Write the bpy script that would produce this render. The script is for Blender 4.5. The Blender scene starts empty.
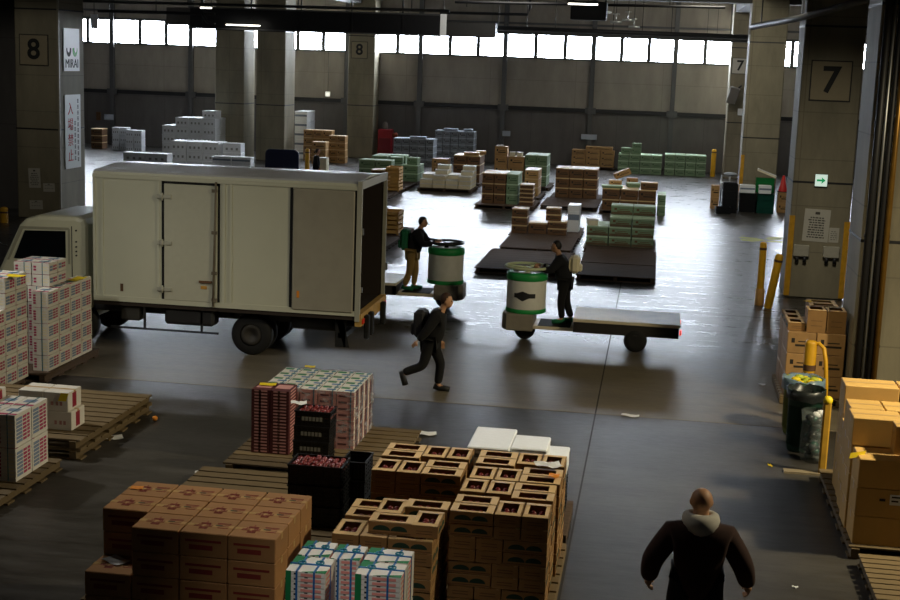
WIN_E, WORLD_E, EXPO = 50.0, .016, 0.0
FLOOR_A, FLOOR_B, SLAB_C, ROUGH = (46, 44, 41), (80, 77, 73), (116, 107, 90), (.2, .46)
LIGHTS = [('ceiling_lamp_right', (9.5, 16.5, 8.6), (2.5, 18.5, .8), .6, 480, (1, .87, .58), 92),
         ('ceiling_lamp_left', (-15.5, 19.5, 8.8), (-8.8, 19.0, 0), .6, 95, (1, .95, .84), 70),
         ('fill_light_truck', (-12.5, 12.5, 8.8), (-9.5, 24.4, 2.4), .6, 24, (1, .97, .86), 50),  # unseen fill light, added to brighten the truck side
         ('ceiling_lamp_near', (-6.5, 16.5, 9.4), (-3.2, 15.0, 0), .8, 38, (1, .93, .8), 70),
         ('fill_light_bundles', (-2.5, 7.0, 9.0), (-2.5, 11.3, 1.0), .5, 5, (1, .94, .86), 24),  # added narrow fill for the strapped bundle fronts, no real fixture
         ('fill_light_open_cartons', (.5, 19.0, 9.0), (3.1, 24.4, 1.0), .5, 9, (1, .88, .6), 36),  # fill added for the open cartons that the pillar leaves dark
         ('fill_light_signboard', (-20.0, 35.5, 9.0), (-20.5, 43.0, 3.5), .6, 13, (1, .95, .82), 80),  # no fixture here; small added fill lifts the dark signboard pillar
         ('fill_light_pillar', (3.0, 28.5, 8.9), (4.2, 35.8, .6), .6, 30, (1, .93, .74), 60),  # added fill that brightens the front of the exit sign pillar
         ('fill_light_pallets', (-3.5, 36.0, 9.3), (-2.6, 44.5, .5), 1.5, 75, (1, .95, .84), 80),  # fill put in before the mid pallets to brighten their box fronts
         ('hall_lamp_left', (-19.0, 60.0, 9.3), (-19, 63, 0), 3.0, 260, (1, .96, .86)),
         ('hall_lamp_mid', (-6.0, 50.0, 9.4), (-5.0, 55.0, 0), 3.0, 210, (1, .96, .86)),
         ('hall_lamp_far', (2.5, 50.5, 9.3), (3.0, 57.0, 0), 1.5, 360, (1, .96, .8)),
         ('fill_light_wall', (1.5, 68.0, 9.3), (3.0, 75.0, 2.0), 1.5, 200, (1, .95, .85))]  # unseen fill aimed at the pale pillar, added to brighten it
import bpy, bmesh, math, random
from mathutils import Vector, Matrix, noise
random.seed(7)
C = bpy.context.scene.collection
PI = math.pi
# ------------------------------------------------------------------ camera
F_PX, CAM_H = 1350.0, 5.8
_th = math.atan(240/F_PX); _ps = math.atan(205/(F_PX/math.cos(_th))); _ro = .036
_F = Vector((-math.sin(_ps)*math.cos(_th), math.cos(_ps)*math.cos(_th), -math.sin(_th)))
_R0 = Vector((math.cos(_ps), math.sin(_ps), 0)); _U0 = _R0.cross(_F)
_R = math.cos(_ro)*_R0 + math.sin(_ro)*_U0
_U = -math.sin(_ro)*_R0 + math.cos(_ro)*_U0
def ray(x, y): return _F + (x-450)/F_PX*_R + (300-y)/F_PX*_U
def at(x, y, z=0.0):
    d = ray(x, y); t = (z-CAM_H)/d.z; return Vector((d.x*t, d.y*t, z))
def atY(x, y, Y):
    d = ray(x, y); t = Y/d.y; return Vector((d.x*t, Y, CAM_H+d.z*t))
cd = bpy.data.cameras.new('camera'); cam = bpy.data.objects.new('camera', cd); C.objects.link(cam)
cam.matrix_world = Matrix(((_R.x, _U.x, -_F.x, 0), (_R.y, _U.y, -_F.y, 0), (_R.z, _U.z, -_F.z, CAM_H), (0, 0, 0, 1)))
cd.sensor_width = 36; cd.lens = 36*F_PX/900; cd.clip_end = 400
bpy.context.scene.camera = cam
# --------------------------------------------------------------- materials
def lin(c): return tuple((v/12.92 if v <= .04045 else ((v+.055)/1.055)**2.4) for v in (k/255 for k in c))
MATS = {}
def mat(name, col, rough=.7, var=.12, scale=9, metal=0, bump=0, emit=0, alpha=1, spec=.5, stretch=None, trans=0):
    if name in MATS: return MATS[name]
    m = bpy.data.materials.new(name); m.use_nodes = True; nt = m.node_tree; N = nt.nodes; L = nt.links
    b = N['Principled BSDF']; c = lin(col)
    b.inputs['Roughness'].default_value = rough; b.inputs['Metallic'].default_value = metal
    b.inputs['Specular IOR Level'].default_value = spec; b.inputs['Alpha'].default_value = alpha
    b.inputs['Transmission Weight'].default_value = trans
    b.inputs['Base Color'].default_value = (*c, 1)
    if emit:
        b.inputs['Emission Color'].default_value = (*c, 1); b.inputs['Emission Strength'].default_value = emit
    elif var:
        tc = N.new('ShaderNodeTexCoord'); ns = N.new('ShaderNodeTexNoise'); ns.inputs['Scale'].default_value = scale; ns.inputs['Detail'].default_value = 4
        src = tc.outputs['Object']
        if stretch:
            mp = N.new('ShaderNodeMapping'); mp.inputs['Scale'].default_value = stretch; L.new(src, mp.inputs['Vector']); src = mp.outputs['Vector']
        L.new(src, ns.inputs['Vector'])
        oi = N.new('ShaderNodeObjectInfo'); ad = N.new('ShaderNodeMath'); ad.operation = 'MULTIPLY_ADD'; ad.inputs[1].default_value = .5; 
        L.new(oi.outputs['Random'], ad.inputs[0]); L.new(ns.outputs['Fac'], ad.inputs[2])
        r = N.new('ShaderNodeValToRGB'); r.color_ramp.elements[0].position = .35; r.color_ramp.elements[1].position = 1.0
        r.color_ramp.elements[0].color = (*[v*(1-var) for v in c], 1); r.color_ramp.elements[1].color = (*[min(1, v*(1+var)) for v in c], 1)
        L.new(ad.outputs[0], r.inputs['Fac']); L.new(r.outputs['Color'], b.inputs['Base Color'])
        if bump:
            bp = N.new('ShaderNodeBump'); bp.inputs['Strength'].default_value = bump; bp.inputs['Distance'].default_value = .02
            L.new(ns.outputs['Fac'], bp.inputs['Height']); L.new(bp.outputs['Normal'], b.inputs['Normal'])
    MATS[name] = m; return m
CARD = mat('cardboard', (168, 130, 82), .6, .14, 6)
CARDL = mat('cardboard_lit_lid', (206, 176, 128), .5, .1, 6)  # lid tone; window light on box tops is painted into it
CARDD = mat('cardboard_dark', (104, 74, 46), .75, .15, 6)
CARDO = mat('cardboard_golden', (204, 164, 92), .7, .08, 5)
TAPE = mat('packing_tape', (196, 160, 104), .3, .05)
INKR = mat('red_ink', (150, 40, 34), .7, .1); INKD = mat('dark_ink', (40, 34, 26), .7, .1); INKG = mat('green_ink', (22, 52, 36), .7, .1)
GREENC = mat('green_carton_board', (118, 142, 110), .7, .14, 5)
GREENL = mat('green_board_lit_lid', (178, 202, 170), .7, .1, 5)  # lids of green cartons, paler because their lit tops are put into the colour
FOAM = mat('foam_white', (238, 241, 244), .4, .04, 20); FOAMG = mat('foam_grey_band', (120, 132, 150), .7, .1)
FOAMD = mat('foam_print_grey', (150, 152, 150), .7, .1)
PINK = mat('pink_print', (170, 56, 96), .6, .1); WHITEC = mat('white_board', (226, 222, 214), .6, .06); BLUEC = mat('blue_grey_print', (122, 140, 168), .6, .1)
CREAMC = mat('cream_board', (232, 222, 190), .65, .08); TEAL = mat('teal_band', (30, 110, 130), .4, .05); REDT = mat('red_tray', (84, 36, 40), .65, .1)
PINKL = mat('pale_pink_board', (206, 150, 146), .65, .1); GRNP = mat('green_print', (24, 122, 70), .6, .05); BLUES = mat('blue_strap', (38, 104, 168), .4, .05)
YEL = mat('yellow_tag', (236, 208, 30), .6, .03); PAPER = mat('white_paper', (228, 230, 232), .7, .04); ORNG = mat('orange_tag', (226, 140, 36), .6, .03)
BLKP = mat('black_plastic', (20, 22, 26), .4, .1); GRNPL = mat('green_plastic', (8, 74, 62), .4, .1); GRNPL2 = mat('bright_green_plastic', (12, 116, 54), .4, .1)
WOOD = mat('pallet_wood', (104, 87, 58), .75, .25, 4, stretch=(1, 12, 12)); WOODD = mat('dark_pallet_wood', (84, 70, 60), .9, .25, 4, spec=.12, stretch=(1, 12, 12))
WOODY = mat('fresh_wood', (205, 160, 86), .65, .15, 4)
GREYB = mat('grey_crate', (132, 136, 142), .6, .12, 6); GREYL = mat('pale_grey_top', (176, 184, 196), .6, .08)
FRUIT = mat('red_fruit_skin', (112, 30, 32), .35, .3, 3); FRUIT2 = mat('pale_pink_packet', (200, 140, 140), .3, .3, 3)
STEEL = mat('painted_steel', (92, 92, 92), .5, .12); STEELD = mat('dark_steel', (34, 34, 36), .5, .15); GALV = mat('galvanised_steel', (170, 172, 172), .35, .1, metal=.8)
YELP = mat('yellow_paint', (218, 164, 26), .5, .18, 5); RED = mat('red_paint', (150, 24, 34), .5, .1); RUBBER = mat('rubber', (16, 16, 17), .8, .1)
TRW = mat('truck_white', (200, 200, 180), .45, .04, 1.5); TRG = mat('truck_panel_grey', (172, 171, 156), .55, .08, 1.5); TRROOF = mat('truck_roof_alu', (236, 238, 242), .36, .1, 1.2, metal=.2, bump=.6, spec=.8)
TRC = mat('cab_cream', (208, 206, 180), .4, .05, 1.5); GLASS = mat('dark_glass', (14, 17, 20), .06, 0); RUST = mat('rust', (92, 64, 42), .8, .3, 14)
SKIN = mat('skin', (186, 140, 106), .55, .05); HAIR = mat('dark_hair', (22, 18, 16), .6, .2, 30); EYE = mat('eye_dark', (12, 10, 10), .2, 0)
NAVY = mat('navy_cloth', (16, 17, 22), .95, .15, 12); BLKC = mat('black_cloth', (12, 12, 13), .95, .15, 12); BRNC = mat('dark_brown_cloth', (56, 34, 28), .95, .18, 10)
GREYC = mat('pale_grey_hood', (186, 182, 172), .9, .1, 12); TANC = mat('tan_cloth', (150, 122, 70), .9, .12, 12); GRNC = mat('green_cloth', (28, 110, 72), .85, .15, 12)
SHOE = mat('shoe', (20, 20, 22), .6, .1); BLUEP = mat('navy_blue_panel', (14, 26, 62), .5, .1)
LAMP = mat('lit_tube', (255, 250, 236), emit=6); TAIL = mat('tail_light_red', (226, 60, 44), .3, .05)
# ------------------------------------------------------------ mesh builder
class MB:
    def __init__(s): s.bm = bmesh.new()
    def _set(s, fs, m):
        for f in fs: f.material_index = m
    def box(s, x0, x1, y0, y1, z0, z1, m=0, bev=0):
        v = [s.bm.verts.new((x, y, z)) for z in (z0, z1) for y in (y0, y1) for x in (x0, x1)]
        fs = [s.bm.faces.new([v[i] for i in q]) for q in ((0, 2, 3, 1), (4, 5, 7, 6), (0, 1, 5, 4), (2, 6, 7, 3), (0, 4, 6, 2), (1, 3, 7, 5))]
        s._set(fs, m)
        if bev:
            r = bmesh.ops.bevel(s.bm, geom=list({e for f in fs for e in f.edges}), offset=bev, segments=1, affect='EDGES', profile=.5)
            s._set(r['faces'], m)
        return s
    def quad(s, pts, m=0):
        f = s.bm.faces.new([s.bm.verts.new(p) for p in pts]); f.material_index = m; return s
    def cyl(s, p0, p1, r0, r1=None, n=12, m=0):
        p0, p1 = Vector(p0), Vector(p1); r1 = r0 if r1 is None else r1
        d = (p1-p0).normalized(); a = d.orthogonal().normalized(); b = d.cross(a)
        A = [s.bm.verts.new(p0+r0*(math.cos(t)*a+math.sin(t)*b)) for t in (2*PI*i/n for i in range(n))]
        B = [s.bm.verts.new(p1+r1*(math.cos(t)*a+math.sin(t)*b)) for t in (2*PI*i/n for i in range(n))]
        fs = [s.bm.faces.new((A[i], A[(i+1) % n], B[(i+1) % n], B[i])) for i in range(n)]
        for f in fs: f.smooth = True
        fs += [s.bm.faces.new(A[::-1]), s.bm.faces.new(B)]
        s._set(fs, m); return s
    def tube(s, pts, r, n=8, m=0):
        pts = [Vector(p) for p in pts]; rings = []
        for i, p in enumerate(pts):
            d = (pts[min(i+1, len(pts)-1)]-pts[max(i-1, 0)]).normalized()
            a = d.cross(Vector((.31, .17, .93))).normalized(); b = d.cross(a)
            rings.append([s.bm.verts.new(p+r*(math.cos(t)*a+math.sin(t)*b)) for t in (2*PI*k/n for k in range(n))])
        for A, B in zip(rings, rings[1:]):
            for i in range(n):
                f = s.bm.faces.new((A[i], A[(i+1) % n], B[(i+1) % n], B[i])); f.material_index = m; f.smooth = True
        for f in (s.bm.faces.new(rings[0][::-1]), s.bm.faces.new(rings[-1])): f.material_index = m
        return s
    def lathe(s, prof, c=(0, 0, 0), n=20, m=0):
        rings = []
        for r, z in prof:
            rings.append([s.bm.verts.new((c[0]+r*math.cos(t), c[1]+r*math.sin(t), c[2]+z)) for t in (2*PI*k/n for k in range(n))] if r > 1e-5 else [s.bm.verts.new((c[0], c[1], c[2]+z))])
        for A, B in zip(rings, rings[1:]):
            for i in range(n):
                a0, a1, b0, b1 = A[i % len(A)], A[(i+1) % len(A)], B[i % len(B)], B[(i+1) % len(B)]
                vs = []
                for v in (a0, a1, b1, b0):
                    if v not in vs: vs.append(v)
                if len(vs) > 2:
                    f = s.bm.faces.new(vs); f.material_index = m; f.smooth = True
        return s
    def prism(s, poly, axis, a0, a1, m=0, bev=0):          # poly in the two other axes, extruded along axis
        def P(p, a): return (a, p[0], p[1]) if axis == 'x' else ((p[0], a, p[1]) if axis == 'y' else (p[0], p[1], a))
        A = [s.bm.verts.new(P(p, a0)) for p in poly]; B = [s.bm.verts.new(P(p, a1)) for p in poly]; n = len(poly)
        fs = [s.bm.faces.new((A[i], A[(i+1) % n], B[(i+1) % n], B[i])) for i in range(n)] + [s.bm.faces.new(A[::-1]), s.bm.faces.new(B)]
        s._set(fs, m)
        if bev:
            r = bmesh.ops.bevel(s.bm, geom=list({e for f in fs[-2:] for e in f.edges}), offset=bev, segments=2, affect='EDGES', profile=.5); s._set(r['faces'], m)
        return s
    def ball(s, c, r, m=0, u=10, v=7, sc=(1, 1, 1)):
        r_ = bmesh.ops.create_uvsphere(s.bm, u_segments=u, v_segments=v, radius=r, matrix=Matrix.Translation(c) @ Matrix.Diagonal((*sc, 1)))
        for f in {f for vv in r_['verts'] for f in vv.link_faces}: f.material_index = m; f.smooth = True
        return s
    def mesh(s, name, mats):
        bmesh.ops.recalc_face_normals(s.bm, faces=s.bm.faces)
        me = bpy.data.meshes.new(name); s.bm.to_mesh(me); s.bm.free()
        for m in (mats if isinstance(mats, (list, tuple)) else [mats]): me.materials.append(m)
        return me
    def build(s, name, mats, parent=None, loc=(0, 0, 0), rz=0): return link(name, s.mesh(name, mats), parent, loc, rz)
def link(name, data, parent=None, loc=(0, 0, 0), rz=0):
    o = bpy.data.objects.new(name, data); C.objects.link(o); o.location = loc; o.rotation_euler = (0, 0, rz)
    if parent: o.parent = parent
    return o
def tag(o, label, cat, group=None, kind=None):
    o['label'] = label; o['category'] = cat
    if group: o['group'] = group
    if kind: o['kind'] = kind
    return o
def empty(name, loc, label, cat, group=None, rz=0):
    o = bpy.data.objects.new(name, None); C.objects.link(o); o.location = loc; o.rotation_euler = (0, 0, rz); o.empty_display_size = .2
    return tag(o, label, cat, group)
def struct(name, mb, mats, loc=(0, 0, 0)):
    o = mb.build(name, mats, None, loc); o['kind'] = 'structure'; return o
def dup(root, loc, rz=0):
    r = root.copy(); C.objects.link(r); r.location = loc; r.rotation_euler = (0, 0, rz)
    for ch in list(root.children):
        c = ch.copy(); C.objects.link(c); c.parent = r
        for g in ch.children:
            d = g.copy(); C.objects.link(d); d.parent = c
    return r
def text_mesh(txt, size, depth=.004, mats=None, bold=0):
    cu = bpy.data.curves.new('lettering', 'FONT'); cu.body = txt; cu.size = size; cu.extrude = depth; cu.align_x = 'CENTER'; cu.align_y = 'CENTER'; cu.offset = bold
    o = bpy.data.objects.new('lettering', cu); C.objects.link(o)
    bpy.context.view_layer.update()
    me = bpy.data.meshes.new_from_object(o.evaluated_get(bpy.context.evaluated_depsgraph_get()))
    bpy.data.objects.remove(o); bpy.data.curves.remove(cu)
    me.materials.clear(); me.materials.append(mats); return me
def lettering(name, txt, size, m, parent, loc, rot=(PI/2, 0, 0), depth=.004, bold=0):
    o = link(name, text_mesh(txt, size, depth, m, bold), parent, loc); o.rotation_euler = rot; return o
# ------------------------------------------------------------- the setting
def concrete(name, col, panel=(1.8, 1.2), var=.35, rough=.75, line=.4):
    m = bpy.data.materials.new(name); m.use_nodes = True; nt = m.node_tree; N = nt.nodes; L = nt.links; b = N['Principled BSDF']; b.inputs['Roughness'].default_value = rough
    c = lin(col); tc = N.new('ShaderNodeTexCoord')
    n1 = N.new('ShaderNodeTexNoise'); n1.inputs['Scale'].default_value = .55; n1.inputs['Detail'].default_value = 8; n1.inputs['Roughness'].default_value = .65
    mp = N.new('ShaderNodeMapping'); mp.inputs['Scale'].default_value = (1.6, 1.6, .5); L.new(tc.outputs['Object'], mp.inputs['Vector']); L.new(mp.outputs['Vector'], n1.inputs['Vector'])
    r = N.new('ShaderNodeValToRGB'); r.color_ramp.elements[0].position = .3; r.color_ramp.elements[1].position = .72
    r.color_ramp.elements[0].color = (*[v*(1-var) for v in c], 1); r.color_ramp.elements[1].color = (*[v*(1+var*.5) for v in c], 1); L.new(n1.outputs['Fac'], r.inputs['Fac'])
    # formwork joints: thin darker lines on the panel grid (x+y shared so every upright face gets them)
    sx = N.new('ShaderNodeSeparateXYZ'); L.new(tc.outputs['Object'], sx.inputs[0])
    def band(src, period):
        d = N.new('ShaderNodeMath'); d.operation = 'DIVIDE'; d.inputs[1].default_value = period; L.new(src, d.inputs[0])
        f = N.new('ShaderNodeMath'); f.operation = 'FRACT'; L.new(d.outputs[0], f.inputs[0])
        g = N.new('ShaderNodeMath'); g.operation = 'LESS_THAN'; g.inputs[1].default_value = .025/period; L.new(f.outputs[0], g.inputs[0]); return g.outputs[0]
    mx = N.new('ShaderNodeMath'); mx.operation = 'MAXIMUM'; L.new(band(sx.outputs['X'], panel[0]), mx.inputs[0]); L.new(band(sx.outputs['Z'], panel[1]), mx.inputs[1])
    ml = N.new('ShaderNodeMath'); ml.operation = 'MULTIPLY'; ml.inputs[1].default_value = line; L.new(mx.outputs[0], ml.inputs[0])
    mm = N.new('ShaderNodeMixRGB'); mm.blend_type = 'MIX'; mm.inputs['Color2'].default_value = (*[v*.3 for v in c], 1); L.new(ml.outputs[0], mm.inputs['Fac']); L.new(r.outputs['Color'], mm.inputs['Color1'])
    L.new(mm.outputs['Color'], b.inputs['Base Color'])
    n2 = N.new('ShaderNodeTexNoise'); n2.inputs['Scale'].default_value = 14; bp = N.new('ShaderNodeBump'); bp.inputs['Strength'].default_value = .15; bp.inputs['Distance'].default_value = .02
    L.new(n2.outputs['Fac'], bp.inputs['Height']); L.new(bp.outputs['Normal'], b.inputs['Normal'])
    return m
CONC = concrete('pillar_concrete', (142, 134, 112)); CONCW = concrete('wall_concrete', (168, 160, 148), (4.93, 1.6), .25); CONCL = concrete('lower_wall_concrete', (108, 104, 101), (2.46, 3.0), .25)
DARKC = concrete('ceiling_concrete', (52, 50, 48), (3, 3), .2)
def floor_mat():
    m = bpy.data.materials.new('warehouse_floor'); m.use_nodes = True; nt = m.node_tree; N = nt.nodes; L = nt.links; b = N['Principled BSDF']
    tc = N.new('ShaderNodeTexCoord')
    def nz(sc, det, st=(1, 1, 1), ro=.6):
        mp = N.new('ShaderNodeMapping'); mp.inputs['Scale'].default_value = st; L.new(tc.outputs['Object'], mp.inputs['Vector'])
        n = N.new('ShaderNodeTexNoise'); n.inputs['Scale'].default_value = sc; n.inputs['Detail'].default_value = det; n.inputs['Roughness'].default_value = ro; L.new(mp.outputs['Vector'], n.inputs['Vector']); return n.outputs['Fac']
    a = nz(.35, 9); s = nz(1.0, 7, (.35, 1.3, 1), .7); g = nz(6, 5)
    r = N.new('ShaderNodeValToRGB'); e = r.color_ramp.elements; e[0].position = .32; e[1].position = .72; e[0].color = (*lin(FLOOR_A), 1); e[1].color = (*lin(FLOOR_B), 1); L.new(a, r.inputs['Fac'])
    r2 = N.new('ShaderNodeValToRGB'); e = r2.color_ramp.elements; e[0].position = .35; e[1].position = .6; e[0].color = (.62, .6, .58, 1); e[1].color = (1, 1, 1, 1); L.new(s, r2.inputs['Fac'])
    mu = N.new('ShaderNodeMixRGB'); mu.blend_type = 'MULTIPLY'; mu.inputs['Fac'].default_value = .8; L.new(r.outputs['Color'], mu.inputs['Color1']); L.new(r2.outputs['Color'], mu.inputs['Color2'])
    # a dusty, duller slab lies between the joints at y = 22.3 and about y = 27.4; beyond it the floor is worn smooth by the trucks
    sp = N.new('ShaderNodeSeparateXYZ'); L.new(tc.outputs['Object'], sp.inputs[0])
    def step(v, e0, e1):
        q = N.new('ShaderNodeMapRange'); q.interpolation_type = 'SMOOTHSTEP'; q.inputs['From Min'].default_value = e0; q.inputs['From Max'].default_value = e1; L.new(v, q.inputs['Value']); return q.outputs[0]
    def math_(op, x, y_, z_=None):
        q = N.new('ShaderNodeMath'); q.operation = op
        for i, v in enumerate((x, y_, z_)):
            if v is None: continue
            if isinstance(v, (int, float)): q.inputs[i].default_value = v
            else: L.new(v, q.inputs[i])
        return q.outputs[0]
    yw = math_('MULTIPLY_ADD', s, 5.0, sp.outputs['Y'])
    slab = math_('MULTIPLY', step(sp.outputs['Y'], 22.28, 22.32), math_('SUBTRACT', 1.0, step(yw, 28.6, 31.4)))
    worn = step(yw, 28.6, 31.4)
    mz = N.new('ShaderNodeMixRGB'); mz.inputs['Color2'].default_value = (*lin(SLAB_C), 1); L.new(math_('MULTIPLY', slab, .75), mz.inputs['Fac']); L.new(mu.outputs['Color'], mz.inputs['Color1'])
    st = nz(2.2, 9, (.28, 1.5, 1), .75); fine = nz(9, 8, (.5, 1.6, 1), .7)
    r3 = N.new('ShaderNodeValToRGB'); e = r3.color_ramp.elements; e[0].position = .3; e[1].position = .62; e[0].color = (.5, .48, .46, 1); e[1].color = (1.1, 1.1, 1.1, 1); L.new(st, r3.inputs['Fac'])
    mk = N.new('ShaderNodeMixRGB'); mk.blend_type = 'MULTIPLY'; mk.inputs['Fac'].default_value = .7; L.new(mz.outputs['Color'], mk.inputs['Color1']); L.new(r3.outputs['Color'], mk.inputs['Color2'])
    L.new(mk.outputs['Color'], b.inputs['Base Color'])
    rr = N.new('ShaderNodeMapRange'); rr.inputs['From Min'].default_value = .36; rr.inputs['From Max'].default_value = .64; rr.inputs['To Min'].default_value = ROUGH[0]; rr.inputs['To Max'].default_value = ROUGH[1]; L.new(math_('MULTIPLY_ADD', fine, .45, math_('MULTIPLY', st, .55)), rr.inputs['Value'])
    L.new(math_('ADD', rr.outputs[0], math_('MULTIPLY', math_('SUBTRACT', 1.0, worn), .1)), b.inputs['Roughness'])
    sv = N.new('ShaderNodeMapRange'); sv.inputs['From Min'].default_value = .38; sv.inputs['From Max'].default_value = .62; sv.inputs['To Min'].default_value = .35; sv.inputs['To Max'].default_value = 1.2; L.new(math_('MULTIPLY_ADD', fine, .35, math_('MULTIPLY', st, .65)), sv.inputs['Value'])
    L.new(math_('MULTIPLY', math_('MULTIPLY_ADD', worn, .26, .32), sv.outputs[0]), b.inputs['Specular IOR Level'])
    bp = N.new('ShaderNodeBump'); bp.inputs['Strength'].default_value = .09; bp.inputs['Distance'].default_value = .02; L.new(math_('MULTIPLY_ADD', g, .5, fine), bp.inputs['Height']); L.new(bp.outputs['Normal'], b.inputs['Normal'])
    return m

YW, CEIL = 78.5, 9.6
XL, XR = -46.0, 22.0
struct('floor', MB().box(XL, XR, -4, YW+.4, -.3, 0), floor_mat())
JNT = mat('floor_joint_filler', (46, 43, 40), .9, .1)
struct('trim_1', MB().box(-.79, -.765, 8, 60, -.01, .002), JNT)
struct('trim_2', MB().box(-16, 6, 22.27, 22.31, -.01, .002), mat('pale_floor_line', (128, 116, 96), .9, .2))
for i, yy in enumerate((12.2, 32.5, 47.0)): struct('trim_%d' % (3+i), MB().box(-30, 12, yy-.012, yy+.012, -.01, .002), JNT)
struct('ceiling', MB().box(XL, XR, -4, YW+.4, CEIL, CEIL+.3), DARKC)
struct('wall_left', MB().box(XL-.3, XL, -4, YW, 0, CEIL), CONCL)
struct('wall_right', MB().box(XR, XR+.3, -4, YW, 0, CEIL), CONCL)
SILL, TOP, TRANS = 6.12, 7.44, 3.22
w = MB(); w.box(XL, XR, YW, YW+.35, TRANS, SILL, 0); w.box(XL, XR, YW, YW+.35, TOP, CEIL, 0); w.box(XL, XR, YW-.05, YW+.35, 0, TRANS, 1)
struct('wall_back', w, [CONCW, CONCL])
struct('trim_6', MB().box(XL, XR, YW-.2, YW-.02, TRANS-.12, TRANS+.1), STEELD)          # transom rail
struct('trim_7', MB().box(XL, XR, YW-.14, YW-.01, TOP+.02, TOP+.14).box(XL, XR, YW-.14, YW-.01, TOP+.5, TOP+.62), STEEL)
struct('trim_8', MB().box(XL, XR, YW-.1, YW-.01, SILL-.1, SILL), STEEL)
PANE = mat('daylit_frosted_glass', (232, 242, 255), emit=WIN_E)
k = 0; tn = 9; COLS = [-47.5, -42.6, -37.7, -32.76, -27.82, -22.9, -18.3, -13.95, -9.02, -3.98, .62, 5.4, 10.2, 15.0, 19.9, 24.8]
for x0, nx_ in zip(COLS, COLS[1:]):
    bay = nx_-x0
    if x0 > XL: struct('trim_%d' % tn, MB().box(x0-.13, x0+.13, YW-.28, YW-.02, 0, CEIL).box(x0-.3, x0+.3, YW-.3, YW-.02, TRANS-.2, TRANS+.16), STEEL); tn += 1
    for q in range(3):
        a = x0+.1+q*bay/3; c_ = x0-.0+(q+1)*bay/3
        if a < XL or c_ > XR: continue
        k += 1; o = struct('window_%d' % k, MB().box(a+.05, c_-.05, YW+.1, YW+.14, SILL, TOP), PANE)
        MB().box(a-.06, a+.06, YW-.04, YW+.2, SILL, TOP).box(c_-.06, c_+.06, YW-.04, YW+.2, SILL, TOP).build('window_frame', STEEL, o)
# pillars
def pillar(x0, x1, y0, y1, holes=True, name='concrete_pillar'):
    p = MB().box(x0, x1, y0, y1, 0, CEIL, 0, .03)
    for z in (3.0, 6.95): p.box(x0-.006, x1+.006, y0-.006, y1+.006, z, z+.05, 1)
    o = p.build(name, [CONC, STEELD]); o['kind'] = 'structure'; return o
PR0, PR1 = 3.48, 4.98
def pl(o, label): o['label'] = label; o['category'] = 'pillar'
pl(pillar(PR0, PR1, 35.8, 37.3), 'concrete pillar bearing a large black 7 and an exit sign')
pl(pillar(PR0+.02, PR1+.2, 23.6, 25.1), 'concrete pillar with vertical pipes at the right edge behind the cartons')
pl(pillar(PR0, PR1, 58.4, 59.9), 'concrete pillar behind the black and green plastic crates')
pl(pillar(PR0+.05, PR1, 74.5, 76.2), 'pale concrete pillar by the back wall with a small 7')
pl(pillar(-21.4, -19.85, 43, 45.0), 'concrete pillar bearing the tall white signboard behind the cab')
Y2 = 72.0
for xa, xb, lb in ((215, 243.5, 'concrete pillar behind the stacked grey foam boxes'), (256, 284.5, 'concrete pillar behind the navy blue panel')):
    a, b_ = atY(xa, 120, Y2), atY(xb, 120, Y2); pl(pillar(a.x, b_.x, Y2, Y2+2.0), lb)
a, b_ = atY(347, 120, 77.0), atY(373, 120, 77.0); pl(pillar(a.x, b_.x, 77.0, YW), 'flat concrete pillar on the back wall with a small 8')
struct('wall_partition', MB().box(-45.9, -21.6, 45.2, 45.5, 0, CEIL), CONCL)
# -------------------------------------------------- signs and wall fittings
def W(mb, name, mats, root): return mb.build(name, mats, root, -Vector(root.location))
PLATE = mat('sign_plate_beige', (150, 138, 112), .7, .08); BLACK = mat('black_paint', (14, 14, 14), .6, 0)
def number_sign(digit, xa, ya, xb, yb, Y, label, col=None):
    a, b = atY(xa, ya, Y), atY(xb, yb, Y); cx, cz = (a.x+b.x)/2, (a.z+b.z)/2; w = b.x-a.x; 
    r = empty('number_sign', (cx, Y-.03, cz), label, 'sign')
    MB().box(-w/2, w/2, 0, .028, -w/2, w/2, 0, .006).box(-w/2-.03, w/2+.03, .015, .028, -w/2-.03, w/2+.03, 1).build('plate', [col or PLATE, STEELD], r)
    lettering('numeral', digit, w*.95, BLACK, r, (0, -.008, 0), bold=.02*w)
number_sign('7', 812.5, 64, 849, 98, 35.8, 'large square plate with black 7 on the pillar above the exit sign')
number_sign('8', 20, 35, 48, 65, 43.0, 'square plate with black 8 on the dark pillar beside the truck cab')
number_sign('8', 352, 42, 367, 58, 77.0, 'small square plate with black 8 on the flat pillar of the back wall')
number_sign('7', 733, 58, 747, 74, 74.5, 'small white plate with black 7 on the pale pillar by the back wall', mat('sign_plate_white', (190, 186, 176), .7))
a = atY(815, 174.5, 35.8); b = atY(827, 186, 35.8); r = empty('exit_sign', ((a.x+b.x)/2, 35.74, (a.z+b.z)/2), 'lit white exit sign with green arrow on the pillar below the large 7', 'sign')
w_ = (b.x-a.x)/2
MB().box(-w_, w_, 0, .055, -w_, w_, 0, .01).build('sign_box', STEEL, r)
MB().box(-w_*.94, w_*.94, -.004, .002, -w_*.94, w_*.94).build('lit_face', mat('exit_sign_glow', (226, 250, 238), emit=.55), r)
MB().prism([(-.11, .025), (.02, .025), (.0, .09), (.11, 0), (.0, -.09), (.02, -.025), (-.11, -.025)], 'y', -.008, -.005).build('green_arrow', mat('exit_green', (30, 180, 110), emit=.35), r)
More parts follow.
